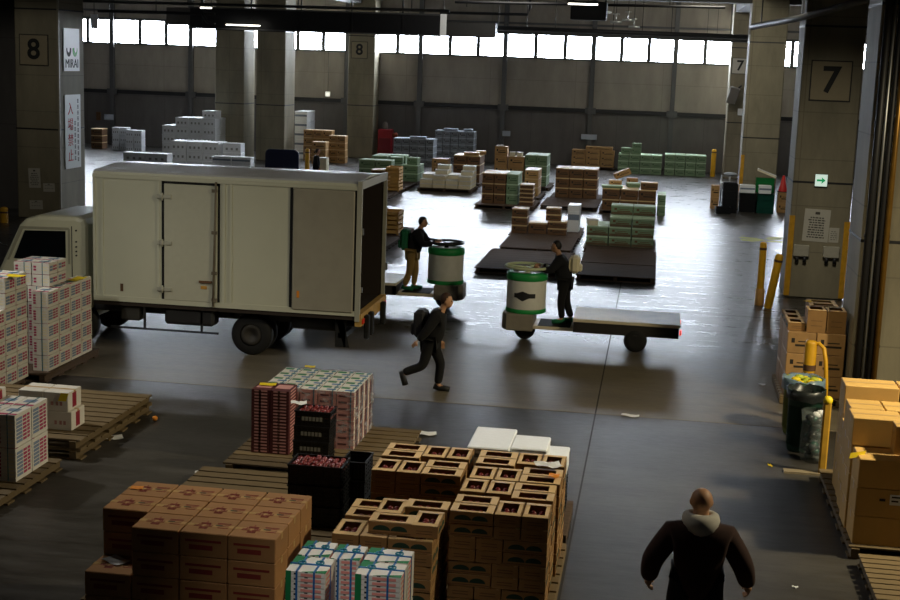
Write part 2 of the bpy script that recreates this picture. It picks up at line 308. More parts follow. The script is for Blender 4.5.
def notice(name, x0, x1, z0, z1, Y, label, lines=6, m=None, tilt=0, hdr=True):
    r = empty(name, ((x0+x1)/2, Y-.012, z0), label, 'notice'); w = (x1-x0)/2; h = z1-z0
    r.rotation_euler = (0, tilt, 0)
    MB().box(-w, w, 0, .01, 0, h, 0).build('board', m or PAPER, r)
    if lines:
        t = MB(); rr = random.Random(int(x0*100))
        if hdr: t.box(-w*.18, w*.18, -.003, .001, h*.84, h*.92)
        for i in range(lines):
            z = h*(.74-.68*i/lines); L_ = w*rr.uniform(.5, .85); x = -L_
            while x < L_: q = rr.uniform(.03, .09); t.box(x, min(L_, x+q), -.003, .001, z-h*.022, z+h*.016); x += q+.02
        t.build('printed_lines', mat('faded_print', (70, 66, 60), .7), r)
NOT = mat('notice_grey', (188, 184, 172), .7, .06)
notice('notice_board', 3.82, 4.47, 1.5, 2.34, 35.8, 'large printed notice on the pillar under the exit sign', 9, NOT, .03)
notice('notice_sheet', 4.49, 4.74, 1.5, 1.88, 35.8, 'small notice sheet to the side of the large pillar notice', 5, NOT, 0, False)
for x0_, x1_, lb in ((3.63, 4.02, 'grey switch box on the pillar under the large notice, nearer the leaning bollard'), (4.37, 4.78, 'grey switch box on the pillar under the small notice sheet')):
    r = empty('switch_box', ((x0_+x1_)/2, 35.7, 1.1), lb, 'switch box'); w = (x1_-x0_)/2
    MB().box(-w, w, 0, .1, 0, .3, 0, .015).build('box_housing', mat('switch_box_grey', (170, 166, 152), .5), r)
    for s in (-.5, .5): MB().cyl((s*w, .05, -.14), (s*w, .05, 0), .05, .05, 10).build('conduit_socket', STEELD, r)
def guard(x, y, z1, label, dx=1):
    r = MB().box(0, .13*dx, -.012, 0, .05, z1).box(0, .012*-dx, -.012, .13, .05, z1)
    tag(r.build('corner_guard', mat('guard_yellow', (190, 140, 24), .6, .3, 6), None, (x, y, 0)), label, 'corner guard')
guard(PR0-.003, 35.797, 2.15, 'yellow corner guard on the exit sign pillar beside the bollards', 1)
guard(PR1+.003, 35.797, 2.05, 'yellow corner guard on the exit sign pillar beside the small notice sheet', -1)
guard(PR0-.003, 58.397, 2.3, 'yellow corner guard on the pillar behind the foam box on black crates', 1)
for xa, ya, xb, yb, lb in ((29, 168, 41, 188, 'tall printed sheet on the dark pillar beside the cab'), (43.5, 183, 55, 192, 'small blank sheet on the dark pillar close to the signboard'), (30, 200, 43, 209.5, 'small sheet on the dark pillar just above the cab')):
    a, b = atY(xa, ya, 43), atY(xb, yb, 43); notice('notice_sheet', a.x, b.x, b.z, a.z, 43.0, lb, 7 if yb-ya > 15 else 2, NOT, -.04)
# white signboard on the side face (faces +x)
XS = -19.85; SW = mat('sign_white', (228, 230, 226), .45, .03)
r = empty('logo_sign', (XS+.03, 43.95, 4.97), 'white sign with black lettering under a black and green emblem', 'sign')
MB().box(-.025, 0, -.62, .62, 0, 1.42).build('plate', SW, r)
RX = (PI/2, 0, PI/2)
lettering('lettering', 'MIRAI', .41, BLACK, r, (.004, 0, .24), RX)
q = MB()
for cy, m_ in ((-.24, 0), (.24, 1)):
    n = 22; o_ = [(cy+.2*math.cos(t), .72+.24*math.sin(t)) for t in (PI*(.95)+PI*1.1*i/n for i in range(n+1))]; i_ = [(cy+(.06 if m_ else -.02)+.1*math.cos(t), .76+.14*math.sin(t)) for t in (PI*(.95)+PI*1.1*i/n for i in range(n+1))]
    for i in range(n): q.quad([(.006, *o_[i]), (.006, *o_[i+1]), (.006, *i_[i+1]), (.006, *i_[i])], m_)
q.build('emblem', [BLACK, mat('emblem_green', (60, 160, 70), .5)], r)
r = empty('warning_sign', (XS+.03, 43.98, 1.68), 'tall white signboard with red and black vertical lettering behind the cab', 'sign')
MB().box(-.025, 0, -.62, .62, 0, 2.5).build('plate', SW, r)
INKRS = mat('sign_red', (196, 50, 50), .6); INKKS = mat('sign_black', (60, 58, 58), .6)
for i, ch in enumerate('入場禁止'): lettering('red_character', ch, .44, INKRS, r, (.004, -.2, 2.0-.53*i), RX)
for c_, (yy, n) in enumerate(((.4, 11), (.16, 7))):
    t = MB(); rr = random.Random(c_)
    for i in range(n):
        z = 2.35-.2*i - (c_*.75); 
        for s in range(3): t.box(.001, .005, yy-.06, yy+.06, z-.13+s*.05, z-.11+s*.05)
        t.box(.001, .005, yy-.012, yy+.012, z-.14, z+.0); 
    t.build('small_print', INKKS, r)
# corner strip on that pillar
tag(MB().box(-.03, .03, -.03, .03, 0, 8.6).build('corner_strip', mat('corner_strip_grey', (150, 144, 126), .5), None, (XS, 42.98, .05)), 'thin grey metal corner strip on the dark pillar', 'corner strip')
# ceiling fittings
DUCT = mat('duct_dark', (30, 30, 34), .55, .12); DUCTG = mat('duct_grey', (110, 106, 100), .5, .1)
a, b = atY(190, 20, 55), atY(441, 33, 55)
r = empty('air_duct', ((a.x+b.x)/2, 55.4, 6.74), 'long dark air duct hanging under the ceiling', 'air duct'); hw = (b.x-a.x)/2
MB().box(-hw, hw, -.4, .4, 0, .86, 0, .02).build('duct_body', DUCT, r)
MB().box(-hw-1.05, -hw, -.36, .36, .1, .8, 0, .02).build('end_cap', DUCTG, r)
MB().box(hw, hw+2.2, -.36, .36, .0, .58, 0, .02).build('outlet_section', mat('duct_mid', (58, 57, 56), .5), r)
MB().box(-hw, hw, -.46, -.4, -.03, .03).box(-hw, hw, -.46, -.4, .8, .86).build('flange', STEEL, r)
for s in (-.9, -.5, -.1, .3, .7): MB().box(s*hw-.03, s*hw+.03, -.44, -.4, .03, CEIL-6.74).build('hanger', STEELD, r)
def tube_light(px, py, Y, L_, label, lit=True, rz=0, hang=True):
    p = atY(px, py, Y); r = empty('ceiling_light', p, label, 'ceiling light', rz=rz)
    MB().box(-L_/2, L_/2, -.06, .06, .0, .07, 0, .01).build('housing', DUCTG, r)
    MB().cyl((-L_/2+.03, 0, -.03), (L_/2-.03, 0, -.03), .025).build('tube', LAMP if lit else PAPER, r)
    if hang:
        for s in (-.4, .4): MB().box(s*L_-.01, s*L_+.01, -.01, .01, .07, CEIL-p.z).build('hanger', STEELD, r)
tube_light(206, 7, 50, .5, 'small lit ceiling light over the air duct end')
tube_light(243, 24.5, 54.5, 1.5, 'lit tube light along the bottom of the air duct', hang=False)
tube_light(583, 3.2, 44, 1.0, 'lit ceiling light above the dark ventilation unit')
tube_light(712, 36, 70, .6, 'lit tube light before the back windows, beside the pale pillar')
def hang_sign(xa, ya, xb, yb, Y, label):
    a, b = atY(xa, ya, Y), atY(xb, yb, Y); r = empty('hanging_sign', ((a.x+b.x)/2, Y, b.z), label, 'sign')
    MB().box(-(b.x-a.x)/2, (b.x-a.x)/2, -.02, .02, 0, a.z-b.z, 0, .005).build('panel', PAPER, r)
    MB().box(-.012, .012, -.012, .012, a.z-b.z, CEIL-b.z).build('hanger', STEELD, r)
hang_sign(90.5, 14, 98, 29, 50, 'white panel hanging from the ceiling before the far windows')
hang_sign(440.5, 14, 446, 36, 52, 'narrow white panel hanging in front of the air duct outlet')
r = None
a, b = atY(571, 1, 46), atY(606, 20.5, 46); r = empty('ventilation_unit', ((a.x+b.x)/2, 46.4, b.z), 'dark square ventilation unit hanging above the windows', 'ventilation unit'); w = (b.x-a.x)/2
MB().box(-w, w, -.4, .4, 0, a.z-b.z, 0, .03).build('housing', DUCT, r)
for s in (-1, 1): MB().box(s*w*.9-.02, s*w*.9+.02, -.02, .02, a.z-b.z, CEIL-b.z).build('hanger', STEELD, r)
def pipe(pts, rad, label, m=None, hang=()):
    P = [Vector(p) for p in pts]; r = empty('ceiling_pipe', P[0], label, 'pipe')
    W(MB().tube(P, rad), 'pipe_run', m or STEELD, r)
    for h in hang: p = P[0].lerp(P[-1], h); W(MB().box(p.x-.015, p.x+.015, p.y-.015, p.y+.015, p.z, CEIL), 'hanger', STEELD, r)
pipe([atY(470, 26.5, 62), atY(760, 37.5, 62)], .1, 'dark horizontal pipe crossing just above the windows', None, (.1, .3, .5, .7, .9))
pipe([atY(470, 31, 66), atY(760, 41.5, 66)], .08, 'lower grey horizontal pipe crossing just above the windows', STEEL, (.2, .6))
pipe([atY(455, 2, 50), atY(560, 4, 50), atY(725, 7.5, 50)], .05, 'thin grey pipe high along the ceiling toward the pale pillar', DUCT, (.2, .5, .8))
pipe([atY(440, 12.5, 56), atY(528, 14.5, 56), atY(530, 8, 56), atY(530, -6, 56)], .06, 'dark pipe bending up beside the air duct outlet', None, (.3,))
pipe([atY(752, 27, 33), atY(800, 18, 29.5), atY(868, -1, 26)], .07, 'long grey pipe sloping up along the exit sign pillar', STEEL, (.1, .5))
pipe([atY(98, 11, 53), atY(215, 14, 53)], .06, 'dark pipe with fittings before the far left windows', None, (.1, .5, .9))
pipe([atY(202, 13, 52.6), atY(207, 22, 52.6), atY(215, 24, 52.6)], .05, 'short curved pipe by the air duct end', None)
pipe([atY(80, 1, 45), atY(215, 4.5, 45), atY(450, 11, 45)], .05, 'long thin dark pipe above the air duct', STEEL, (.3, .6, .9))
for k_, (px_, py_) in enumerate(((606, 12), (616, 22), (628, 20), (634, 27))):
    p = atY(px_, py_, 55); r = empty('pipe_valve', p, ('upper pale', 'second pale', 'third pale', 'lowest pale')[k_]+' valve of the cluster beside the ventilation unit', 'valve')
    MB().cyl((-.22, 0, 0), (.22, 0, 0), .05).cyl((0, 0, 0), (0, 0, .3), .03, n=8).build('valve_body', GALV, r); MB().lathe([(.12, 0), (.12, .03), (0, .03)], (0, 0, .3), 12).build('hand_wheel', GALV, r)
    MB().box(-.012, .012, -.012, .012, .3, CEIL-p.z).build('hanger', STEELD, r)
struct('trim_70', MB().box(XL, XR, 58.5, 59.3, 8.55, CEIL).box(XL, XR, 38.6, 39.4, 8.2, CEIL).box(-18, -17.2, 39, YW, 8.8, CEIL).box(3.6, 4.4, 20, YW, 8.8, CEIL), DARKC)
# floodlight and boxes on the pale far pillar and back wall
p = atY(733, 95, 74.05); r = empty('wall_lamp', p, 'grey floodlight tilted on the pale pillar below the small 7', 'lamp')
o_ = MB().box(-.25, .25, -.2, .05, -.45, .45, 0, .04).build('lamp_head', DUCTG, r); o_.rotation_euler = (.3, .25, 0)
MB().cyl((.2, .1, .3), (.42, .2, .5), .05).build('bracket', STEELD, r)
def wall_box(px, py, w, h, Y, label, m=None, cat='wall box', emit=None):
    p = atY(px, py, Y); r = empty('wall_box', p, label, cat)
    MB().box(-w/2, w/2, -.1, 0, -h/2, h/2, 0, .01).build('box_housing', m or PAPER, r); MB().box(-w*.42, w*.42, -.106, -.098, -h*.42, h*.42).build('cover', emit or m or PAPER, r)
    return r
wall_box(740.5, 112, .3, .36, 74.5, 'white box on the pale pillar below the grey floodlight')
r = wall_box(328, 94, .3, .3, YW-.3, 'lit white box at the end of a thin conduit on the back wall', emit=mat('lit_box_white', (255, 252, 235), emit=.8))
MB().box(-.012, .012, -.04, -.01, .15, 3.2).build('conduit', STEELD, r)
wall_box(589, 137, .9, .3, YW-.2, 'pale socket box on the back wall above the brown cartons', GREYL)
wall_box(506.5, 133.5, .45, .3, YW-.2, 'pale socket box on the back wall between grey crates and brown cartons', GREYL)
wall_box(109.5, 117, .6, .33, YW-.2, 'pale socket box on the far back wall above small grey boxes', GREYL)
wall_box(99, 116, .28, .5, YW-.2, 'brown box on the far back wall beside the pale socket box', CARDD)
# red fire cabinet on the back wall
p = atY(385, 140, 77.2); r = empty('fire_hose_cabinet', (p.x, 77.4, 0), 'red fire cabinet with grey lamp at the back wall beside grey crates', 'fire cabinet')
MB().box(-.42, .42, -.3, .3, 0, 1.72, 0, .05).build('cabinet_body', RED, r); MB().box(-.36, .36, -.32, -.295, .15, 1.2, 0, .01).build('cabinet_door', mat('red_door', (120, 18, 30), .5), r)
MB().lathe([(.16, 0), (.17, .1), (.15, .3), (.08, .4), (0, .42)], (-.05, 0, 1.72), 14).build('lamp_dome', DUCTG, r); MB().cyl((.42, -.1, 1.35), (.7, -.1, 1.45), .12, .12).build('hose_reel', mat('hose_orange', (150, 70, 40), .6), r)
# ------------------------------------------------------------------ truck
tr = empty('box_truck', (-8.2, 25.5, 0), 'white box truck parked with its cargo door open', 'truck')
X0, X1, Y0, Y1, Z0, Z1 = -10.6, -5.37, 24.35, 26.72, .97, 3.49
c = .1
prof = [(Y0, Z0), (Y0, Z1-c), (Y0+.03, Z1-.03), (Y0+c, Z1), (25.5, Z1+.06), (Y1-c, Z1), (Y1-.03, Z1-.03), (Y1, Z1-c), (Y1, Z0)]
inn = [(Y0+.06, Z0), (Y0+.06, Z1-.14), (Y0+.1, Z1-.1), (Y0+.14, Z1-.08), (25.5, Z1-.04), (Y1-.14, Z1-.08), (Y1-.1, Z1-.1), (Y1-.06, Z1-.14), (Y1-.06, Z0)]
b = MB()
for i in range(len(prof)-1):
    m_ = 1 if 2 <= i <= 5 else 0
    b.quad([(X0, *prof[i]), (X1, *prof[i]), (X1, *prof[i+1]), (X0, *prof[i+1])], m_)
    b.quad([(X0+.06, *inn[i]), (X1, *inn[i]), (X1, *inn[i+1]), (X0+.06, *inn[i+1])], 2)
    b.quad([(X1, *prof[i]), (X1, *prof[i+1]), (X1, *inn[i+1]), (X1, *inn[i])], 0)
f = b.bm.faces.new([b.bm.verts.new((X0, *p)) for p in prof]); b.box(X0, X1, Y0, Y1, Z0-.1, Z0, 2)
b.box(X0-.0, X1, Y0-.025, Y0, Z0-.02, Z0+.08, 0); b.box(X0, X1, Y0-.025, Y0, Z1-.15, Z1-.07, 0)
for x in (X0+.0, X0+.16): b.box(x, x+.05, Y0-.02, Y0, Z0, Z1-.1, 0)
for x in (-7.86, -9.3, -8.0): b.box(x, x+.05, Y0-.02, Y0, Z0, Z1-.1, 0)
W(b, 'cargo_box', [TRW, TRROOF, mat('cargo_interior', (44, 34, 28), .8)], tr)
d = W(MB().box(-9.16, -8.1, Y0-.035, Y0+.01, Z0+.07, Z1-.2, 0, .012), 'side_door', mat('truck_door_white', (192, 191, 172), .45, .04), tr)
W(MB().box(-9.215, -9.165, Y0-.008, Y0+.002, Z0+.05, Z1-.15).box(-8.1, -8.055, Y0-.008, Y0+.002, Z0+.05, Z1-.15).box(-9.2, -8.06, Y0-.008, Y0+.002, Z1-.2, Z1-.15).box(-9.2, -8.06, Y0-.008, Y0+.002, Z0+.04, Z0+.07), 'door_seal', RUBBER, tr)
for z in (3.04, 2.15, 1.25):
    h = MB().box(-9.3, -9.0, Y0-.06, Y0-.03, z-.04, z+.04, 0, .01).cyl((-9.19, Y0-.06, z-.07), (-9.19, Y0-.06, z+.07), .025); W(h, 'hinge', TRG, tr)
lb_ = MB().cyl((-8.17, Y0-.06, Z0), (-8.12, Y0-.06, Z1-.12), .02)
for z in (1.1, 1.62, 2.4, 3.2): lb_.box(-8.2, -8.1, Y0-.075, Y0-.03, z-.03, z+.03)
W(lb_, 'lock_bar', mat('lock_bar_worn', (118, 108, 92), .6, .25, 9), tr)
W(MB().box(-8.45, -8.2, Y0-.07, Y0-.035, 1.42, 1.46).box(-8.42, -8.3, Y0-.045, Y0-.034, 1.3, 1.36, 1), 'door_handle', [RUST, mat('faded_orange_sticker', (190, 140, 60), .6)], tr)
W(MB().box(-6.62, X1-.06, Y0-.05, Y0-.012, Z0+.04, Z1-.16, 0, .02), 'rear_side_panel', mat('weathered_panel', (150, 145, 130), .6, .12, 3), tr)
W(MB().box(-6.68, -6.63, Y0-.02, Y0+.002, Z0, Z1-.1).box(X1-.06, X1-.03, Y0-.02, Y0+.002, Z0, Z1-.1).box(-6.65, X1-.04, Y0-.02, Y0+.002, Z1-.15, Z1-.1), 'panel_seal', RUBBER, tr)
W(MB().box(-6.52, -6.47, Y0-.056, Y0-.048, 1.25, 1.38), 'orange_sticker', ORNG, tr)
W(MB().box(-10.06, -10.0, Y0-.004, Y0+.002, 1.15, 1.3), 'rust_spot', RUST, tr)
rf = MB().box(X1-.02, X1+.07, Y0-.03, Y0+.05, Z0-.12, Z1-.06).box(X1-.02, X1+.07, Y1-.06, Y1+.0, Z0-.12, Z1-.06).box(X1-.02, X1+.07, Y0, Y1, Z1-.13, Z1+.02)
W(rf, 'rear_frame', TRG, tr)
W(MB().box(X1-.02, X1+.1, Y0, Y1, Z0-.22, Z0+.02), 'rear_sill', mat('sill_yellowed', (176, 140, 74), .7, .3, 8), tr)
for yy in (Y0+.25, Y0+.62, Y1-.6): W(MB().box(X1+.1, X1+.2, yy, yy+.14, Z0-.5, Z0-.04, 0, .02), 'rubber_buffer', RUBBER, tr)
for yy in (Y0+.06, Y1-.25): W(MB().box(X1+.1, X1+.13, yy, yy+.16, Z0-.18, Z0-.08, 0, .01), 'tail_light', TAIL, tr)
W(MB().box(X1+.07, X1+.1, Y0+.05, Y0+.08, 1.4, 1.5).box(X1+.07, X1+.1, Y0+.05, Y0+.08, 2.5, 2.62).box(X1+.07, X1+.12, Y1-.05, Y1-.02, 1.5, 1.65), 'door_catch', GALV, tr)
ch = MB().box(-12.2, X1+.02, 24.8, 24.95, .66, .87).box(-12.2, X1+.02, 26.1, 26.25, .66, .87)
for x in (-11.5, -10, -9, -8, -6.6, -5.6): ch.box(x, x+.1, 24.8, 26.25, .7, .87)
W(ch, 'chassis', STEELD, tr)
W(MB().box(-10.1, -9.7, 24.45, 24.8, .56, .86, 0, .03), 'battery_box', mat('battery_grey', (52, 50, 46), .6), tr)
W(MB().box(-9.2, -8.2, 24.42, 24.8, .54, .87, 0, .05), 'fuel_tank', STEELD, tr)
W(MB().cyl((-6.7, 24.8, .72), (-5.85, 24.8, .72), .17), 'spare_tank', STEELD, tr)
W(MB().box(-10.3, -8.1, 24.42, 24.45, .4, .44).box(-9.62, -9.58, 24.42, 24.46, .42, .88).box(-8.46, -8.42, 24.42, 24.46, .42, .88), 'side_guard', STEELD, tr)
W(MB().quad([(-5.8, 24.5, .87), (-5.66, 24.5, .87), (-5.52, 24.5, .3), (-5.62, 24.5, .3)]).box(-5.8, -5.6, 24.5, 24.56, .3, .87), 'mud_flap', RUBBER, tr)
W(MB().box(-5.75, -5.6, 24.5, 26.5, .48, .58).box(-5.78, -5.7, 25.0, 25.1, .5, .87).box(-5.78, -5.7, 26.0, 26.1, .5, .87), 'rear_bumper', STEELD, tr)
def wheel(x, y, r, name, root, w=.24):
    t = MB().lathe([(r*.55, 0), (r*.92, 0), (r, .04), (r, w-.04), (r*.92, w), (r*.55, w)], (0, 0, 0), 26).mesh(name, RUBBER)
    o = link(name, t, root, Vector((x, y+w, r))-Vector(root.location)); o.rotation_euler = (PI/2, 0, 0)
    h = link('wheel_hub', MB().lathe([(r*.55, .01), (r*.5, .05), (r*.3, .03), (r*.18, -.02), (0, -.02)], (0, 0, .18), 18).mesh('wheel_hub', mat('wheel_hub_grey', (46, 43, 39), .6, .2)), o); return o
for x in (-11.05, -7.5):
    for yy in (24.58, 26.2): wheel(x, yy, .4, 'wheel', tr)
for yy in (24.9, 25.88): wheel(-7.5, yy, .4, 'inner_wheel', tr)
cabp = [(-10.8, .5), (-12.7, .42), (-12.76, .9), (-12.68, 1.35), (-12.2, 2.32), (-12.06, 2.45), (-11.8, 2.53), (-11.0, 2.55), (-10.85, 2.5), (-10.8, 2.38)]
W(MB().prism(cabp, 'y', 24.46, 26.4, 0, .09), 'cab', TRC, tr)
W(MB().prism([(-12.06, 2.22), (-11.22, 2.25), (-11.22, 1.62), (-12.3, 1.66)], 'y', 24.445, 24.47), 'side_window', GLASS, tr)
W(MB().prism([(-12.18, 2.27), (-12.14, 2.3), (-11.16, 2.32), (-11.13, 2.28), (-11.13, 1.6), (-11.17, 1.6), (-11.17, 2.27), (-12.1, 2.25), (-12.4, 1.62), (-12.44, 1.62)], 'y', 24.45, 24.47), 'window_trim', mat('cab_window_trim', (150, 148, 128), .5), tr)  # window surround in a duller cream than the cab
W(MB().quad([(-12.215, 24.62, 2.3), (-12.215, 26.24, 2.3), (-12.655, 26.28, 1.42), (-12.655, 24.58, 1.42)]), 'windscreen', GLASS, tr)
W(MB().box(-11.1, -11.085, 24.452, 24.47, .7, 2.35).box(-12.5, -11.1, 24.452, 24.47, .7, .715), 'door_seam', STEELD, tr)
vt = MB()
for z in (2.27, 2.05, 1.95, 1.86, 1.78): vt.cyl((-11.0, 24.44, z), (-11.0, 24.47, z), .018, n=8)
W(vt, 'cab_vent_holes', STEELD, tr)
W(MB().cyl((-12.45, 24.46, 1.9), (-12.7, 24.2, 2.0), .015).box(-12.78, -12.7, 24.1, 24.3, 1.6, 2.05, 0, .02), 'wing_mirror', RUBBER, tr)
W(MB().box(-12.8, -12.74, 24.55, 24.85, .75, .95, 0, .02), 'headlamp', GALV, tr)
# -------------------------------------------------------- turret trucks
DRUM = mat('drum_white', (228, 226, 216), .5, .06); DRUMG = mat('drum_green', (30, 150, 72), .5, .05); HOUS = mat('housing_brown_grey', (136, 128, 114), .6, .15); DECK = mat('deck_worn', (220, 208, 180), .45, .15, 3)
def turret_truck(loc, rz, label, mark):
    r = empty('turret_truck', loc, label, 'turret truck', 'turret trucks crossing the floor', rz)
    MB().lathe([(0, .6), (.41, .6), (.42, .64), (.42, 1.36), (.4, 1.42), (0, 1.44)], n=28).build('drum', DRUM, r)
    MB().lathe([(.424, 1.29), (.436, 1.31), (.436, 1.42), (.41, 1.45), (.3, 1.45)], n=28).build('upper_band', DRUMG, r)
    MB().lathe([(.424, .6), (.432, .61), (.432, .68), (.424, .69)], n=28).build('lower_band', DRUMG, r)
    MB().prism([(-.2, -.45), (.36, -.45), (.47, -.25), (.47, .25), (.36, .45), (-.2, .45)], 'z', .24, .6, 0, .03).build('front_housing', HOUS, r)
    R_ = .46 if rz else .39; MB().tube([(R_*math.cos(t), R_*math.sin(t), 1.56) for t in (2*PI*i/32 for i in range(33))], .03, 8).build('steering_ring', mark, r)
    s = MB().cyl((0, 0, 1.44), (0, 0, 1.56), .05)
    for t in (0, 2.1, 4.2): s.cyl((0, 0, 1.54), (R_*math.cos(t), R_*math.sin(t), 1.56), .02, n=8)
    s.build('steering_spokes', mark, r)
    if rz:
        m_ = MB(); n = 14
        def rim(u, v): t = PI/2+u; return (.4245*math.cos(t), .4245*math.sin(t), v)
        for i in range(n):
            a0, a1 = -.55+1.1*i/n, -.55+1.1*(i+1)/n; hh = lambda a: .05+.07*max(0, 1-abs(a+.1)*3.2)
            m_.quad([rim(a0, .99-hh(a0)), rim(a1, .99-hh(a1)), rim(a1, 1.0+hh(a1)*.7), rim(a0, 1.0+hh(a0)*.7)])
        m_.build('drum_marking', STEELD, r)
    MB().box(-1.1, -.2, -.42, .42, .3, .37, 0, .01).build('standing_platform', DECK, r)
    MB().box(-.98, -.3, -.4, .4, .37, .38).build('rubber_mat', RUBBER, r)
    MB().box(-3.25, -1.05, -.72, .72, .56, .63, 0, .01).build('load_deck', DECK, r)
    MB().box(-3.22, -1.06, -.7, -.64, .34, .56).box(-3.22, -1.06, .64, .7, .34, .56).box(-3.22, -3.14, -.7, .7, .34, .56).box(-1.14, -1.06, -.7, .7, .34, .56).box(-3.1, -1.1, -.3, .3, .36, .5).build('deck_frame', mat('frame_dark', (40, 36, 34), .6), r)
    for yy in (-.68, .5): 
        for xx in (-2.35,): wheel_local(xx, yy, .24, r)
    wheel_local(.0, -.1, .22, r)
    for yy in (-.62, .5): MB().box(-3.28, -3.24, yy, yy+.12, .4, .5, 0, .01).build('tail_light', mat('tail_light_lit', (240, 60, 40), emit=.8), r)
    return r
def wheel_local(x, y, r, root, w=.2):
    t = MB().lathe([(0, .01), (r*.5, .0), (r*.92, 0), (r, .03), (r, w-.03), (r*.92, w), (r*.5, w), (0, w-.01)], (0, 0, 0), 22).mesh('wheel', RUBBER)
    o = link('wheel', t, root, (x, y+w, r)); o.rotation_euler = (PI/2, 0, 0)
tr.location = Vector(tr.location)+Vector((-.1, .25, 0))
T2 = turret_truck((-2.58, 28.2, 0), PI, 'turret truck with pale ring and red tail light carrying an empty deck', mat('ring_cream', (206, 214, 170), .5))
T1 = turret_truck((-4.8, 31.25, 0), 0, 'turret truck with dark steering ring emerging behind the box truck', STEELD)
# ------------------------------------------------------ carton prototypes
PROTO = {}
def _card(w, d, h, cols=(CARD, CARDL, TAPE, INKD), lid=None, prnt=1, near=False, name='cardboard_carton'):
    m = MB().box(-w/2, w/2, -d/2, d/2, 0, h, 0, min(.008, h*.05))
    z = h+.001
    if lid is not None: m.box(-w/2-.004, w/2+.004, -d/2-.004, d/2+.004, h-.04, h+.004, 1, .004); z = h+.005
    lw = .006 if near else .012
    m.quad([(-w/2+.01, -lw/2, z), (w/2-.01, -lw/2, z), (w/2-.01, lw/2, z), (-w/2+.01, lw/2, z)], 3)
    if prnt:
        for s in (-1, 1):
            y = s*(d/2+.0015); a, b = w*.12, w*.38
            m.box(-a-w*.1, b, min(y, s*d/2), max(y, s*d/2), h*.34, h*.44, 3); m.box(-w*.36, -w*.24, min(y, s*d/2), max(y, s*d/2), h*.5, h*.72, 3); m.box(-a, b*.8, min(y, s*d/2), max(y, s*d/2), h*.55, h*.6, 3)
    o = m.build(name, list(cols))
    if near: MB().quad([(-w/2+.004, -.03, z+.0008), (w/2-.004, -.03, z+.0008), (w/2-.004, .03, z+.0008), (-w/2+.004, .03, z+.0008)]).box(-w/2-.0012, -w/2, -.03, .03, h*.72, h).box(w/2, w/2+.0012, -.03, .03, h*.72, h).build('packing_tape', TAPE, o)
    return o
def blob(m, cx, cz, y0, y1, rx, rz, mi, n=10, up=True):
    m.prism([(cx+rx*math.cos(t), cz+rz*math.sin(t)) for t in (PI*i/n for i in range(n+1))], 'y', y0, y1, mi)
def p_redcard(w, d, h):
    o = _card(w, d, h, (mat('cardboard_tan', (168, 122, 74), .75, .1, 5), CARDL, TAPE, INKD), prnt=0, near=True)
    m = MB(); z = h+.0025
    for cx, cy, r in ((-.06, .07, .05), (-.12, .0, .04), (-.05, -.06, .042), (-.01, .0, .034)):
        for i in range(3): m.box(cx-r, cx+r, cy-r+.02*i, cy-r+.011+.02*i, h, z)
        m.box(cx-.005, cx+.005, cy-r, cy+r, h, z)
    for i in range(4): m.box(.05+.012*i, .19, .07-.04*i, .088-.04*i, h, z)
    for s in (-1, 1):
        m.box(-w*.38, w*.38, min(s*d/2, s*(d/2+.0015)), max(s*d/2, s*(d/2+.0015)), h*.62, h*.72); m.box(-w*.3, w*.2, min(s*d/2, s*(d/2+.0015)), max(s*d/2, s*(d/2+.0015)), h*.3, h*.5)
    m.build('red_print', mat('red_print_ink', (128, 44, 32), .75, .1), o)
    MB().box(.05, .12, .0, .03, h, h+.0028).build('green_print', mat('olive_ink', (84, 84, 50), .7, .1), o)
    return o
def p_fruit(w, d, h):      # open-topped fruit carton, window along x
    m = MB(); t = .012; fx, fy = .075, .05
    m.box(-w/2, w/2, -d/2, -d/2+t, 0, h); m.box(-w/2, w/2, d/2-t, d/2, 0, h); m.box(-w/2, -w/2+t, -d/2+t, d/2-t, 0, h); m.box(w/2-t, w/2, -d/2+t, d/2-t, 0, h)
    m.box(-w/2+t, w/2-t, -d/2+t, d/2-t, 0, max(.03, h-.105), 1)
    m.box(-w/2, w/2, -d/2, -d/2+fy, h-.008, h, 2); m.box(-w/2, w/2, d/2-fy, d/2, h-.008, h, 2)
    for s in (-1, 1):
        m.box(-w/2+.012, w/2-.012, min(s*d/2, s*(d/2+.0015)), max(s*d/2, s*(d/2+.0015)), .012, .02, 1)
        for cx, r in ((-w*.2, w*.2), (w*.2, w*.19)): blob(m, cx, min(.04, h*.3), min(s*d/2, s*(d/2+.002)), max(s*d/2, s*(d/2+.002)), r, min(.056, h*.42), 3)
    for s in (-1, 1):
        for q in (.3, .52): m.box(min(s*w/2, s*(w/2+.002)), max(s*w/2, s*(w/2+.002)), -d*.3, d*.3, h*q, h*q+.008, 4)
    o = m.build('fruit_carton', [mat('fruit_cardboard', (150, 112, 64), .75, .12, 6), CARDD, mat('flap_board', (214, 180, 126), .6, .1, 6), INKG, CARDD])
    for s in (-1, 1):
        f = MB().quad([(s*w/2, -d/2+.004, h+.001), (s*w/2, d/2-.004, h+.001), (s*(w/2-fx), d/2-.012, h+.005), (s*(w/2-fx), -d/2+.012, h+.005)])
        f.quad([(s*w/2, -d/2+.004, h-.002), (s*w/2, d/2-.004, h-.002), (s*(w/2-fx), d/2-.012, h+.002), (s*(w/2-fx), -d/2+.012, h+.002)])
        f.build('end_flap', mat('flap_board', (196, 156, 98)), o)
    return o
